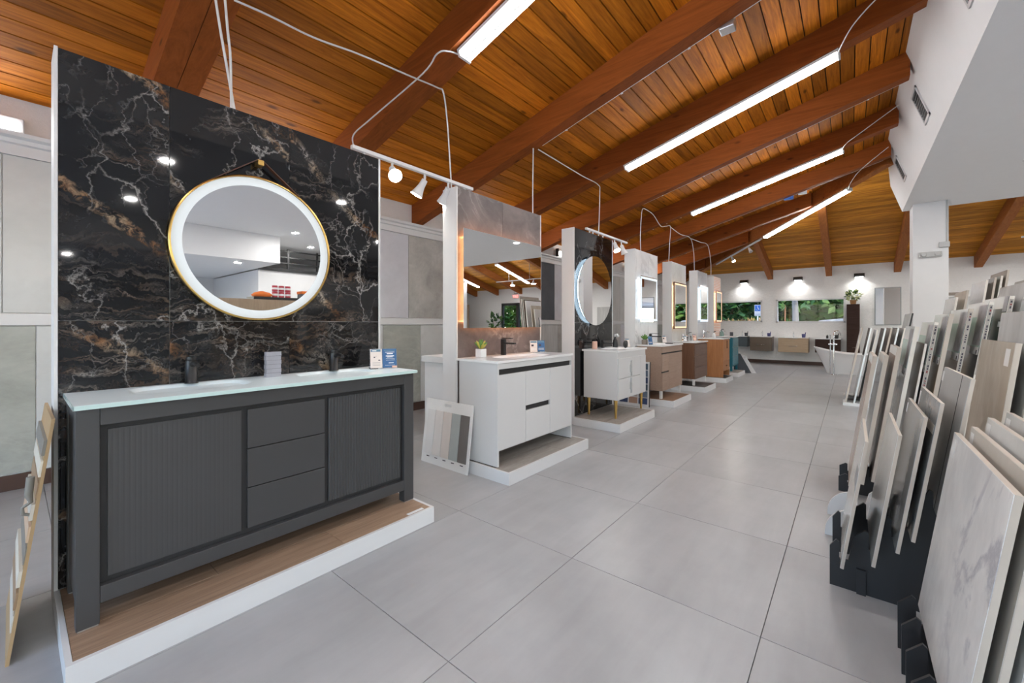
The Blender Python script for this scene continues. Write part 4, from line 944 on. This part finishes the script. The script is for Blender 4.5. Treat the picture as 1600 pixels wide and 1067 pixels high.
brown_l = plain('taupe_lacquer', (.115, .085, .060), .3); light_oak = wood('light_oak_y', (.34, .24, .15), (.50, .38, .26), 'Y', 1.6, .45, knots=False, vary=.1)
wenge = wood('dark_wenge', (.032, .016, .012), (.060, .032, .026), 'Y', 1.6, .55, knots=False, vary=.1, spec=.15)
wall_vanity(2.66, 3.03, .54, .895, 'slim dark teal-grey floating vanity beside the teal vanity', plain('teal_grey', (.055, .075, .085), .3), [(0, 1)], None, .42)
wall_vanity(1.965, 2.585, .42, .893, 'taupe floating vanity with one chrome handle', brown_l, [(0, 1)], (.22, .45))
wall_vanity(1.01, 1.795, .41, .876, 'light oak floating vanity with two drawers', light_oak, [(0, .5), (.5, 1)], (.22, .82))
wall_vanity(.24, .845, .43, .86, 'dark wenge floating vanity behind the bathtub', wenge, [(0, .5), (.5, 1)], None)
for x, y, z, lab in ((15.72, 2.25, .893, 'slim chrome faucet on the taupe floating vanity'), (15.72, 1.40, .876, 'short chrome faucet on the light oak floating vanity'), (15.75, 2.84, .895, 'slim chrome faucet on the teal-grey floating vanity')):
    t = thing('faucet', lab, 'faucet', (x, y, z)); MB().tube([(x, y, z), (x, y, z+.13), (x-.03, y, z+.14), (x-.11, y, z+.12)], [.018, .016, .014, .011], 8).build('spout', chrome, t); MB().tube([(x, y, z+.14), (x+.01, y, z+.18)], .006, 6).build('lever', chrome, t)
navy = plain('navy_ceramic', (.05, .055, .16), .4)
for x, y, z, lab, m in ((15.6, 2.05, .893, 'navy cup with a brush on the taupe vanity', navy), (15.6, 1.13, .876, 'navy cup with a brush on the light oak vanity', navy), (15.6, 2.70, .895, 'charcoal cup with a brush on the teal-grey vanity', slate_tile), (15.6, .33, .86, 'black cup with a brush on the wenge vanity', black)):
    t = thing('tumbler', lab, 'cup', (x, y, z)); MB().lathe([(.045, 0), (.055, .11), (.05, .11), (.04, .02)], (x, y, z+.0005), 14).build('cup', m, t); MB().tube([(x, y-.02, z+.02), (x-.01, y-.05, z+.16)], .012, 6).build('brush', m, t)
t = thing('soap_dispenser', 'small black bottle on the wenge floating vanity', 'bottle', (15.62, .55, .86)); MB().lathe([(.03, 0), (.03, .08), (.012, .09), (.012, .11)], (15.62, .55, .8605), 12).build('bottle', black, t)
t = thing('tall_cabinet', 'tall dark wenge wall cabinet beside the window', 'cabinet', (15.85, -.05, .45))
bx('body', wenge, t, 15.72, XF-.001, -.20, .10, .45, 1.88, bv=.003); bx('door', wenge, t, 15.70, 15.7195, -.197, .097, 1.165, 1.877, bv=.002); bx('door', wenge, t, 15.70, 15.7195, -.197, .097, .453, 1.161, bv=.002)
MB().tube([(15.70, -.02, .60), (15.68, -.02, .60), (15.68, -.16, .60), (15.70, -.16, .60)], .006, 6).build('handle', chrome, t)
def leafy(t, c, rx, ry, rz_, n, size, mats, name='leaf', seed=1, single=False):
    rr = random.Random(seed); mbs = [MB() for _ in mats]
    for k in range(n):
        while True:
            p = Vector((rr.uniform(-1, 1), rr.uniform(-1, 1), rr.uniform(-1, 1)))
            if .25 < p.length < 1: break
        q = Vector((c[0]+p.x*rx, c[1]+p.y*ry, c[2]+p.z*rz_)); d = (p+Vector((rr.uniform(-.6, .6), rr.uniform(-.6, .6), rr.uniform(-.2, .7)))).normalized()
        s = d.cross(Vector((rr.uniform(-1, 1), rr.uniform(-1, 1), 1))).normalized(); n_ = d.cross(s); L = size*rr.uniform(.6, 1.3); w = L*.32
        vs = [q, q+d*L*.45+s*w+n_*w*.25, q+d*L, q+d*L*.45-s*w+n_*w*.25, q+d*L*.5]
        if single: MB().add(vs, [(0, 1, 4), (1, 2, 4), (2, 3, 4), (3, 0, 4)]).build(name, mats[k % len(mats)], t)
        else: mbs[k % len(mats)].add(vs, [(0, 1, 4), (1, 2, 4), (2, 3, 4), (3, 0, 4)])
    if not single:
        for mb, m in zip(mbs, mats): o = mb.build('foliage', m, t); o['kind'] = 'stuff'
fg = [plain('leaf_mid', (.034, .105, .014), .6, var=.3), plain('leaf_deep', (.014, .055, .016), .6, var=.3), plain('leaf_lime', (.085, .15, .016), .6, var=.3)]
t = thing('potted_plant', 'bushy variegated plant in a tan pot on the tall dark cabinet', 'plant', (15.85, -.05, 1.88))
MB().lathe([(.06, 0), (.085, .13), (.08, .13), (.07, .02)], (15.85, -.05, 1.881), 16).build('pot', plain('tan_pot', (.36, .19, .08), .6), t)
leafy(t, (15.80, -.05, 2.14), .10, .16, .13, 120, .09, [plain('leaf_variegated', (.46, .50, .24), .6, var=.3), fg[0]], seed=4)
t = thing('wall_mirror', 'grey framed rectangular mirror beside the tall dark cabinet', 'mirror', (XF, -.82, 1.8))
bx('backing', plain('grey_frame', (.30, .32, .33), .4), t, XF-.03, XF-.001, -1.10, -.53, 1.26, 2.35); bx('glass', mirror_m, t, XF-.036, XF-.0301, -1.075, -.555, 1.285, 2.325)
# bathtub
t = thing('bathtub', 'white freestanding slipper bathtub', 'bathtub', (13.85, -.1, 0))
mb = MB(); n = 48; rings = []
def tub_ring(f, rin):
    out = []
    for k in range(n):
        a = 2*PI*k/n; cx, cy = math.cos(a), math.sin(a)
        hy = .60+.28*f**1.2-rin; hx = .27+.12*f-rin
        y = -.1+hy*(abs(cy)**.8)*(1 if cy > 0 else -1); x = 13.85+hx*(abs(cx)**.8)*(1 if cx > 0 else -1)
        top = .53+.17*max(0, (y+.1)/.88)**2+.03*max(0, -(y+.1)/.88)**2
        out.append((x, y, f*top if rin == 0 else max(.10, f*top)))
    return out
seq = [(0, 0), (.25, 0), (.5, 0), (.75, 0), (.95, 0), (.98, -.012), (1.0, -.012), (1.0, .03), (.9, .035), (.6, .05), (.3, .07), (.2, .12)]
for f, r in seq: rings.append(tub_ring(f, r))
vs = [p for rg in rings for p in rg]
mb.add(vs, [(i*n+k, i*n+(k+1) % n, (i+1)*n+(k+1) % n, (i+1)*n+k) for i in range(len(rings)-1) for k in range(n)], True)
mb.add(rings[0], [tuple(range(n))]); mb.add(rings[-1], [tuple(range(n))]); mb.build('shell', ceramic, t)
t = thing('tub_filler', 'chrome floor standing bath filler beside the bathtub', 'faucet', (13.4, .36, 0))
MB().lathe([(.10, 0), (.10, .012), (.09, .015)], (13.40, .34, 0), 24).build('base', chrome, t)
MB().tube([(13.40, .34, .015), (13.40, .34, 1.02), (13.42, .32, 1.10), (13.5, .26, 1.12), (13.56, .21, 1.05), (13.57, .20, 1.0)], .018, 10).build('spout', chrome, t)
MB().tube([(13.40, .41, .015), (13.40, .41, .92)], .013, 8).build('riser', chrome, t); MB().tube([(13.40, .27, .78), (13.40, .45, .78)], .022, 8).build('mixer', chrome, t)
MB().tube([(13.38, .41, .92), (13.36, .41, 1.02)], .014, 8).build('hand_shower', chrome, t)
# display panels on the far wall beyond the column
wf = bpy.data.objects['wall_far']
for y0, y1, z0, z1, m in ((-3.0, -1.5, .6, 2.02, linen_tile), (-2.35, -1.5, 2.06, 2.14, taupe_tile), (-5.2, -3.4, 1.75, 2.22, slate_tile), (-4.2, -3.4, .3, 1.72, lgrey_tile), (-5.2, -4.24, .3, 1.72, concrete_tile)):
    bx('wall_tile', m, wf, XF-.016, XF-.0005, y0, y1, z0, z1, bv=.002)

# ================================================================== TILE RACKS ON THE RIGHT
def comb(xa, xb, slots, t, m=black_metal, tooth=.07, yfront=None, yback=None, rounded=False):
    """upright steel plate with stepped slots; slots = [(y, z)] of the board feet"""
    yfr = slots[0][0]+.05 if yfront is None else yfront; p = [(yfr, 0.0)]
    if rounded:
        for k in range(9):
            a = k/8*PI/2; p.append((yfr-.15+.15*math.cos(a), .02+.16*math.sin(a)))
    for i, (y, z) in enumerate(slots):
        w = .017
        yl = p[-1][0]
        if not (rounded and i == 0): p += [(yl-(.024 if i else 0), z+tooth*.55), (y+w+.012, z+tooth), (y+w, z+tooth*.9)]
        else: p += [(y+w, p[-1][1])]
        p += [(y+w, z-.004), (y-w, z-.004)]
    yb_ = slots[-1][0]-.12 if yback is None else yback
    p += [(slots[-1][0]-.017, slots[-1][1]+tooth), (yb_, slots[-1][1]+tooth), (yb_, 0.0)]
    q = []
    for a in p:
        if not q or (abs(a[0]-q[-1][0])+abs(a[1]-q[-1][1])) > 1e-4: q.append(a)
    return MB().prism(q, 'X', xa, xb).build('comb_plate', m, t)
def board(x0, x1, yt, zt_, h, lean, th, face, edge, label, cat='tile', extra=None, group=None):
    """tile standing in the rack: front face to the aisle (+y), leaning back; near edge at x0"""
    t = thing('tile_board', label, cat, (x0, yt+lean, zt_-h), group=group)
    u = Vector((0, -lean, h)).normalized(); nrm = Vector((0, u.z, -u.y))
    B = Vector((0, yt+lean, zt_-h)); L = math.hypot(lean, h)
    def pts(a0, a1, l0, l1, d0, d1): return [Vector((a, 0, 0))+B+u*l+nrm*d for d in (d0, d1) for a, l in ((a0, l0), (a1, l0), (a1, l1), (a0, l1))]
    MB().hexa(pts(x0, x1, 0, L, -th, 0)).build('slab', edge, t)
    MB().hexa(pts(x0+.0008, x1-.0008, .0008, L-.0008, .0001, .0016)).build('glaze', face, t)
    for ei, e in enumerate(extra or ()):
        k = e[0]; li = .0007*ei
        if k == 'tag': MB().hexa(pts(x0+e[1], x0+e[2], L-e[3], L-e[4], .0017+li, .0022+li)).build('price_label', paper, t)
        elif k == 'face': MB().hexa(pts(x0+e[1], x0+e[2], L-e[3], L-e[4], .0017+li, .0022+li)).build(e[6], e[5], t)
        elif k == 'edge':
            rr = random.Random(len(label))
            MB().hexa([p+Vector((-.0008, 0, 0)) for p in pts(x0-.0006, x0-.0002, L-e[1], L-.02, -th*.9, -th*.1)]).build('edge_label', plain('label_grey', (.36, .33, .30), .6), t)
            l = .03
            while l < e[1]-.02:
                s = rr.uniform(.007, .018); MB().hexa(pts(x0-.0022, x0-.0016, L-l-s, L-l, -th*.70, -th*.38)).build('edge_letter', e[2] if rr.random() < .9 else plain('ink_red', (.2, .03, .03), .5), t); l += s+(.006 if rr.random() < .8 else .03)
    return t
near_marble = stone('grey_veined_marble', (.60, .60, .605), (.90, .895, .885), 1.6, .3, (.36, .36, .41), 1.3, .8, (1.6, 2, .7))
beige_t = stone('beige_grey_tile', (.46, .43, .385), (.58, .545, .495), 1.5, .4); greyc = stone('pale_concrete_tile', (.54, .54, .525), (.68, .68, .66), 2.0, .45)
glossy_g = stone('glossy_grey_tile', (.27, .285, .29), (.46, .475, .475), 1.4, .10, stretch=(2, 2, .6)); glossy_w = stone('glossy_pale_tile', (.54, .53, .50), (.68, .67, .64), 1.4, .12)
glossy_d = stone('glossy_charcoal_tile', (.035, .036, .040), (.075, .075, .08), 1.5, .15); glossy_gn = stone('dark_green_marble', (.012, .040, .030), (.05, .095, .075), 2.5, .10, (.3, .36, .33), 2.0, .5)
sandy = stone('sand_beige_tile', (.33, .275, .215), (.47, .41, .33), 1.6, .35, (.56, .53, .48), 1.2, .4, (2.5, 2, .8)); brownt = stone('brown_marble_tile', (.13, .085, .045), (.26, .18, .10), 1.8, .15, (.4, .33, .24), 1.4, .5)
pinkw = stone('pinkish_travertine', (.42, .33, .28), (.58, .50, .45), 2.5, .25, (.30, .20, .15), 2.0, .6, (5, 5, .8)); umber = stone('umber_tile', (.10, .075, .06), (.20, .16, .135), 1.5, .2)
ra = thing('tile_rack', 'black comb rack nearest the white marble-look tile', 'rack', (2.0, -.3, 0))
SA = [(-.215, .125), (-.262, .152), (-.29, .195), (-.34, .222), (-.372, .255)]
SAm = [(-.215, .125), (-.31, .19), (-.395, .26)]
for x in (1.45, 1.62, 1.78, 1.94, 2.10, 2.26): comb(x, x+.012, SAm, ra, yfront=-.145, tooth=.10)
mb = MB()
for y in (-.30, -.42): mb.box(1.44, 2.28, y-.012, y+.012, .02, .05)
mb.build('cross_bar', black_metal, ra)
A_L = ['white tile with soft grey veins, front of the near rack', 'beige grey tile standing second in the near rack', 'pale concrete tile standing third in the near rack', 'pale grey tile standing fourth in the near rack', 'grey green tile standing last in the near rack']
for k, (yt, zt_, f) in enumerate(((-.324, .863, near_marble), (-.371, .894, beige_t), (-.414, .936, greyc), (-.462, .963, lgrey_tile), (-.505, .996, sage_tile))):
    board(1.63, 2.42, yt, zt_, .742, .105, .016, f, edge_clay, A_L[k], extra=[('tag', .72, .77, .09, .02)])
rb = thing('tile_rack', 'stepped black comb rack holding small square tiles', 'rack', (2.8, -.3, 0))
SB = [(.028, .145), (-.082, .222), (-.162, .312), (-.212, .372), (-.30, .475)]
for x in (2.60, 3.00): comb(x, x+.014, SB, rb, yfront=.082, tooth=.085, yback=-.42)
bx('foot', black_metal, rb, 2.585, 2.60, -.055, -.02, .0, .12); bx('cross_bar', black_metal, rb, 2.6141, 2.9999, -.20, -.17, .03, .09)
B_D = [(-.05, .768, glossy_w, 'narrow pale tile, front of the stepped black rack', [('face', .0, .22, .24, .16, plain('grey_label', (.30, .31, .32), .5), 'label_strip')]), (-.160, .816, glossy_w, 'glossy cream tile standing second in the stepped rack', []),
       (-.239, .905, glossy_g, 'glossy grey tile standing third in the stepped rack', [('tag', .55, .58, .07, .02)]), (-.288, .971, glossy_g, 'glossy grey tile with a sample strip on its face, fourth in the stepped rack', [('face', .02, .36, .14, .10, beige_t, 'sample_strip'), ('tag', .55, .58, .09, .02)]),
       (-.374, 1.079, stone('matte_silver_tile', (.36, .36, .355), (.46, .46, .455), 1.2, .3), 'matte silver tile with a dark joint line, last in the stepped rack', [('face', .15, .158, .62, .0, dark_slot, 'joint_line'), ('tag', .56, .60, .07, .02)])]
for yt, zt_, f, lab, ex in B_D: board(2.45, 3.05, yt, zt_, .605, .088, .012, f, edge_clay, lab, extra=ex)
rw = thing('tile_rack', 'white rack with rounded fronts behind the stepped black rack', 'rack', (3.4, 0, 0))
for x in (3.20, 3.55): comb(x, x+.02, [(-.05, .10), (-.15, .15)], rw, trimw, yfront=.125, rounded=True, yback=-.2)
bx('cross_bar', trimw, rw, 3.2205, 3.5495, -.12, -.09, .03, .07)
# taller tiles behind the stepped rack
rg = thing('tile_rack', 'low black rack under the tall beige tile', 'rack', (3.1, -.65, 0))
SG = [(-.452, .2), (-.53, .25), (-.605, .3), (-.68, .35)]
for x in (2.86, 3.30): comb(x, x+.014, SG, rg, yfront=-.424, yback=-.95)
bx('cross_bar', black_metal, rg, 2.8741, 3.2999, -.66, -.63, .03, .09)
G_D = [(-.56, 1.216, sandy, 'tall sand beige tile with a white price label', [('tag', .05, .12, .11, .03)]), (-.63, 1.36, linen_tile, 'tall striped grey tile right behind the sand beige tile', []), (-.70, 1.43, glossy_g, 'tall glossy grey tile, second behind the sand beige tile', []), (-.77, 1.52, lgrey_tile, 'tall pale grey tile, third behind the sand beige tile', [])]
for k, (yt, zt_, f, lab, ex) in enumerate(G_D): board(2.80, 3.40, yt, zt_, zt_-.2-.05*k, .12-.01*k, .018, f, edge_clay, lab, extra=ex)
# the long row of tall boards
rc = thing('tile_rack', 'long black rack holding the tall display boards', 'rack', (4.3, -.3, 0))
mint = plain('mint_header', (.60, .80, .72), .2, var=.1); headw = plain('header_white', (.90, .92, .90), .25); photo_p = stone('photo_print', (.16, .15, .17), (.52, .50, .54), 7.0, .3)
C_D = [(-.125, 1.066, pinkw, 'pinkish travertine board, front of the long rack', None), (-.187, 1.074, glossy_g, 'grey board second in the long rack', None), (-.255, 1.132, pinkw, 'brown veined marble board third in the long rack', None),
       (-.346, 1.282, stone('silver_gloss_board', (.52, .52, .51), (.68, .68, .67), 1.6, .08, stretch=(6, 6, .4)), 'shiny silver striped board with a mint header', 'h'), (-.394, 1.163, umber, 'umber board standing shorter behind the silver striped one', None), (-.440, 1.313, glossy_d, 'charcoal board with header picture and printed edge', 'he'),
       (-.512, 1.369, brownt, 'brown marble board with a header picture', 'h'), (-.600, 1.401, umber, 'umber board with header picture and printed edge', 'he'), (-.689, 1.444, glossy_d, 'near black board with header picture and printed edge', 'he'),
       (-.774, 1.478, glossy_gn, 'dark green marble board with a white label strip', 'ge'), (-.845, 1.563, linen_tile, 'striated grey board, tallest in the long rack', None), (-.915, 1.60, concrete_tile, 'mottled concrete board at the back of the long rack', None)]
slots = []
for k, (yt, zt_, f, lab, mode) in enumerate(C_D):
    zb_ = .08+.032*k; h = zt_-zb_; lean = .142*h; ex = []
    if mode and 'h' in mode: ex += [('face', .0, .6, .10, .0, headw, 'header'), ('face', .0, .60, .30, .10, mint, 'header_tint'), ('face', .004, .22, .29, .02, photo_p, 'header_photo'), ('face', .004, .24, .35, .30, paper, 'label_strip'), ('face', .03, .06, .345, .32, ink, 'label_mark')]
    if mode and 'g' in mode: ex += [('face', .09, .6, .08, .0, headw, 'header'), ('face', .0, .09, .10, .0, photo_p, 'header_photo'), ('face', .01, .12, .20, .165, paper, 'label_strip'), ('face', .015, .03, .195, .17, ink, 'label_mark')]
    if mode and 'e' in mode: ex += [('edge', .48, ink)]
    if k < 3: ex += [('face', .0, .6, .06, .0, headw, 'header')]
    board(4.0, 4.6, yt, zt_, h, lean, .024 if k < 3 else (.012 if k == 4 else .022), f, edge_clay if k in (0, 1, 2, 6, 7) else edge_white, lab, 'display board', ex)
    slots.append((yt+lean-.01, zb_))
sl = [s for i, s in enumerate(slots) if i in (0, 2, 4, 6, 8, 10)]
for x in (4.10, 4.42): comb(x, x+.014, sl, rc, yfront=.075, tooth=.06, yback=-.95)
bx('cross_bar', black_metal, rc, 4.1141, 4.4199, -.5, -.47, .02, .06)
# second long row, further back
rd = thing('tile_rack', 'pale metal rack of thin white boards near the bathtub', 'rack', (8.6, -.2, 0))
for k, x in enumerate((8.45, 9.3)): bx('foot', trimw, rd, x, x+.35, -.85, .10, 0, .045)
D_D = [(-.13, 1.235, white_marble, 'thin cream board, front of the pale rack near the bathtub', edge_clay), (-.235, 1.235, glossy_g, 'grey edged board second in the pale rack', alu), (-.31, 1.21, paper, 'white board with a red printed foot in the pale rack', edge_white), (-.40, 1.23, glossy_g, 'glossy grey board fourth in the pale rack', alu),
       (-.47, 1.235, pinkw, 'streaked brown board fifth in the pale rack', edge_clay), (-.545, 1.24, glossy_g, 'glossy streaked board sixth in the pale rack', alu), (-.62, 1.24, linen_tile, 'striated grey board seventh in the pale rack', edge_white), (-.70, 1.46, white_marble, 'white board rising above the others in the pale rack', black)]
for k, (yt, zt_, f, lab, e) in enumerate(D_D):
    board(8.5, 9.5, yt, zt_, zt_-.046, .20*zt_/1.2, .02, f, e, lab, 'display board', [('face', .0, .25, .50, .38, plain('print_red', (.45, .02, .02), .5), 'red_print')] if k == 2 else None)
re_ = thing('tile_rack', 'dark rack of tall boards past the column', 'rack', (9.2, -1.3, 0))
for x in (9.0, 9.7): bx('foot', black_metal, re_, x, x+.1, -2.0, -.95, 0, .06)
for k, (yt, zt_, f, lab, e) in enumerate(((-1.22, 1.70, glossy_w, 'short cream board, front of the dark rack past the column', edge_white), (-1.33, 1.80, sandy, 'sand board standing second past the column', edge_clay), (-1.52, 1.94, white_marble, 'tall white board past the column', edge_white), (-1.60, 1.97, umber, 'dark board with a clay edge past the column', edge_clay), (-1.66, 1.99, sage_tile, 'green grey board among the tall boards past the column', edge_white), (-1.72, 2.07, taupe_tile, 'tallest board with a clay edge past the column', edge_clay))):
    board(9.0, 9.9, yt, zt_, zt_-.061, .22, .022, f, e, lab, 'display board')

# ================================================================== DEEPER IN THE SHOP (seen in the mirrors)
t = thing('exit_sign', 'red exit sign on the wall above the glass door', 'sign', (XF, -7.5, 2.62))
bx('case', white, t, XF-.05, XF-.001, -7.66, -7.34, 2.56, 2.76, bv=.006)
fc = bpy.data.curves.new('exit_text', 'FONT'); fc.body = 'EXIT'; fc.size = .17; fc.align_x = 'CENTER'; fc.align_y = 'CENTER'; fc.extrude = .001
fm_ = bpy.data.objects.new('tmp_text', fc); C.objects.link(fm_); bpy.context.view_layer.update(); me_ = bpy.data.meshes.new_from_object(fm_.evaluated_get(bpy.context.evaluated_depsgraph_get())); bpy.data.objects.remove(fm_)
fo = bpy.data.objects.new('lettering', me_); C.objects.link(fo); fo.parent = t; fo.location = (-.053, 0, .04); fo.rotation_euler = (PI/2, 0, -PI/2); me_.materials.clear(); me_.materials.append(emis('exit_red', (1, .08, .06), 6.0))
t = thing('picture_frame', 'small dark framed notice above the exit sign', 'picture', (XF, -7.5, 2.9)); bx('frame', dkf, t, XF-.02, XF-.001, -7.62, -7.38, 2.80, 3.02); bx('print', paper, t, XF-.022, XF-.0201, -7.60, -7.40, 2.82, 3.0)
t = thing('potted_plant', 'tall broad leaved plant in a pot beside the glass door', 'plant', (15.4, -8.3, 0))
MB().lathe([(.16, 0), (.2, .35), (.18, .35), (.15, .05)], (15.4, -8.3, 0.0), 16).build('pot', trimw, t); MB().tube([(15.4, -8.3, .3), (15.4, -8.3, 1.2)], .02, 6).build('stem', plain('bark', (.10, .07, .05), .8), t)
leafy(t, (15.4, -8.3, 1.35), .3, .35, .45, 90, .22, [fg[0], fg[1]], seed=9)
oakv = wood('cabinet_oak', (.26, .185, .12), (.38, .29, .20), 'Z', 1.2, .5, knots=False, vary=.1)
t = thing('shelf_counter', 'oak faced service counter deep in the shop', 'counter', (3.2, -4.0, 0)); bx('body', oakv, t, 2.5, 3.95, -4.2, -3.8, 0, 1.80, bv=.004); bx('top', black, t, 3.1, 4.4, -4.25, -3.85, 1.801, 1.86, bv=.004)
red = plain('red_lid', (.40, .03, .05), .4); orange = plain('orange_cloth', (.70, .16, .02), .7)
for i in range(3):
    for j in range(2):
        t = thing('paint_can', 'red paint can in the small stack on the service counter', 'can', (3.55+i*.13, -4.0, 1.86+j*.13), group='red cans on the service counter'); MB().lathe([(.055, 0), (.055, .12), (.05, .123)], (3.55+i*.13, -4.0, 1.8605+j*.13), 14).build('can', red, t); MB().lathe([(.0555, .04), (.0555, .08)], (3.55+i*.13, -4.0, 1.8605+j*.13), 14, cap=False).build('band', paper, t)
t = thing('cloth_bundle', 'orange cloth bundle on the service counter', 'cloth', (3.3, -4.0, 1.86)); MB().lathe([(.16, 0), (.2, .04), (.14, .09), (.03, .12)], (3.3, -4.0, 1.8605), 12).build('bundle', orange, t)
t = thing('storage_box', 'grey storage box with an orange lid on the service counter', 'box', (4.2, -4.0, 1.86)); bx('body', slate_tile, t, 4.06, 4.34, -4.12, -3.88, 1.8605, 1.96, bv=.006); bx('lid', orange, t, 4.05, 4.35, -4.13, -3.87, 1.9605, 2.02, bv=.006)
t = thing('loft_railing', 'black metal railing along the loft edge', 'railing', (6.8, -8.0, 2.9))
bx('base_beam', black, t, 4.6, 9.0, -8.02, -7.95, 2.901, 2.99)
for z in (3.15, 3.33, 3.52): bx('rail', black, t, 4.6, 9.0, -8.0, -7.97, z, z+.04)
for x in (4.62, 5.4, 6.3, 7.2, 8.1, 8.96): bx('post', black, t, x, x+.05, -8.012, -7.958, 2.9905, 3.6)
dw = struct(bx('door_2', white, None, .6, 1.5, YR+.001, YR+.05, 0, 2.1)); bx('handle', chrome, dw, .68, .80, YR+.0505, YR+.08, 1.0, 1.03)
t = thing('kitchen_cabinet', 'oak kitchen cabinet wall with black oven deep in the shop', 'cabinet', (13.0, -10.2, 0)); bx('body', oakv, t, 12.0, 15.2, -10.6, -10.0, 0, 2.3, bv=.004); bx('oven', black, t, 13.0, 14.0, -9.999, -9.97, 1.0, 1.5); bx('worktop', trimw, t, 12.0, 15.2, -9.995, -9.7, .86, .9)
struct(bx('wall_pier', white, None, 13.2, 14.0, -9.4, -8.95, 0, ze(14.0)-.31))

# ================================================================== OUTSIDE THE FAR WINDOWS
grass = plain('outdoor_ground', (.06, .065, .035), .9, var=.4)
o = bx('ground', grass, None, XF+.2, 60, -30, 30, -.25, -.15); tag(o, kind='structure')
bark = stone('grey_bark', (.17, .15, .13), (.27, .24, .215), 6.0, .8); dbark = stone('brown_bark', (.16, .10, .06), (.28, .19, .12), 6.0, .8)
def tree(x, y, h, r, lean, label, fm, seed, n=700, low=.5, bk=bark, tr=.11, lsz=.30):
    t = thing('tree', label, 'tree', (x, y, -.15), group='trees outside the far windows')
    MB().tube([(x, y, -.15), (x, y+lean*.4, h*.4), (x+.1, y+lean, h)], [tr*1.25, tr, tr*.7], 10).build('trunk', bk, t)
    leafy(t, (x+.6, y+lean*.8, h), r, r*1.1, h*low, n, lsz, fm, seed=seed)
tree(19.5, 1.62, 3.4, 1.6, .12, 'pale trunk tree leaning slightly, outside the window above the oak vanity', [fg[0], fg[2]], 11, 300, .45)
tree(19.5, .22, 3.4, 1.6, -.25, 'pale slanting palm trunk outside the window above the oak vanity', [fg[0], fg[2]], 12, 300, .45)
for k, (y, m) in enumerate(((7.5, 0), (5.8, 1), (4.6, 0), (3.4, 1), (2.3, 2), (1.0, 0), (-.4, 2), (-1.8, 1), (-3.6, 0), (-6, 1), (-8.5, 0), (-11, 2))):
    tree(25.5+1.2*(k % 3), y*1.55, 3.0, 2.3, .2*(-1)**k, ['bushy dark green tree in the hedge line outside', 'deep green tree in the hedge line outside', 'lime green tree in the hedge line outside'][m], [[fg[0], fg[1]], [fg[1], fg[0]], [fg[2], fg[0]]][m], 20+k, 3400, 1.1, dbark, .08, .55)
for k, (y, lab) in enumerate(((2.55, 'thin pale sapling stem at the window edge'), (2.35, 'thin pale sapling stem next to the orange one'))):
    t = thing('sapling', lab, 'tree', (20.5, y, -.15)); MB().tube([(20.5, y, -.15), (20.5, y+.03, 2.2)], .025, 6).build('trunk', bark, t); leafy(t, (20.5, y, 2.4), .4, .4, .4, 40, .25, [fg[0]], seed=50+k)
t = thing('stake', 'orange brown stake outside the window above the oak vanity', 'stake', (20.5, 2.12, -.15)); MB().tube([(20.5, 2.12, -.15), (20.5, 2.12, 2.1)], .03, 6).build('pole', plain('orange_stake', (.38, .15, .05), .7), t)
yel = [plain('croton_yellow', (.26, .18, .045), .6, var=.3), plain('croton_peach', (.27, .15, .075), .6, var=.3)]
for k, y in enumerate((2.75, 3.1, 3.45, 3.8)):
    t = thing('flowering_shrub', 'low yellow croton shrub below the window beside the parking sign', 'shrub', (18.6, y, -.15), group='yellow shrubs outside the window'); MB().tube([(18.6, y, -.15), (18.6, y, 1.0)], .03, 6).build('stem', dbark, t); leafy(t, (18.6, y, 1.15), .25, .25, .32, 130, .13, yel, seed=70+k)
t = thing('parking_sign', 'blue accessible parking sign on a grey post outside', 'sign', (17.9, 2.72, -.15))
MB().tube([(17.93, 2.72, -.15), (17.93, 2.72, 2.0)], .022, 8).build('post', alu, t)
bx('plate', plain('sign_white', (.40, .40, .42), .5), t, 17.895, 17.905, 2.615, 2.825, 1.60, 2.02, bv=.002); bx('blue_panel', plain('sign_blue', (.005, .07, .30), .4), t, 17.893, 17.8949, 2.63, 2.81, 1.78, 2.0)
sy = MB(); cx = 17.892
def strok(a, b, w=.007): sy.tube([(cx, a[0], a[1]), (cx, b[0], b[1])], w, 5)
sy.lathe([(.013, -.001), (.013, .001)], (cx, 2.725, 1.965), 10, 'X'); strok((2.725, 1.945), (2.725, 1.885)); strok((2.725, 1.92), (2.69, 1.918)); strok((2.725, 1.885), (2.685, 1.885)); strok((2.685, 1.885), (2.67, 1.83))
for k in range(10):
    a0, a1 = 1.9+k*.42, 1.9+(k+1)*.42; strok((2.732+.038*math.cos(a0), 1.855+.038*math.sin(a0)), (2.732+.038*math.cos(a1), 1.855+.038*math.sin(a1)), .005)
sy.build('wheelchair_symbol', plain('sign_white', (.40, .40, .42), .5), t)
# white car parked behind the window
t = thing('car', 'white parked car with its roof showing above the window sill', 'car', (21.0, -.6, -.15))
prof = [(-2.9, .25), (-2.95, .75), (-2.2, .95), (-1.45, 1.02), (-.75, 1.46), (.15, 1.52), (.95, 1.44), (1.45, 1.05), (1.75, .95), (1.75, .25)]
carw = plain('car_white', (.42, .42, .44), .2, coat=.5)
MB().prism([(y, z) for y, z in prof], 'X', 20.2, 21.9).build('body', carw, t)
for xx in (20.194, 21.901): MB().prism([(-1.25, 1.03), (-.68, 1.38), (.15, 1.43), (.85, 1.36), (1.15, 1.05)], 'X', xx, xx+.005).build('window', plain('car_glass', (.02, .025, .03), .05), t)
for y in (-2.0, 1.0):
    for xx in (20.19, 21.71): MB().lathe([(.30, 0), (.32, .05), (.32, .15), (.30, .2)], (xx, y, .17), 20, 'X').build('wheel', black, t)
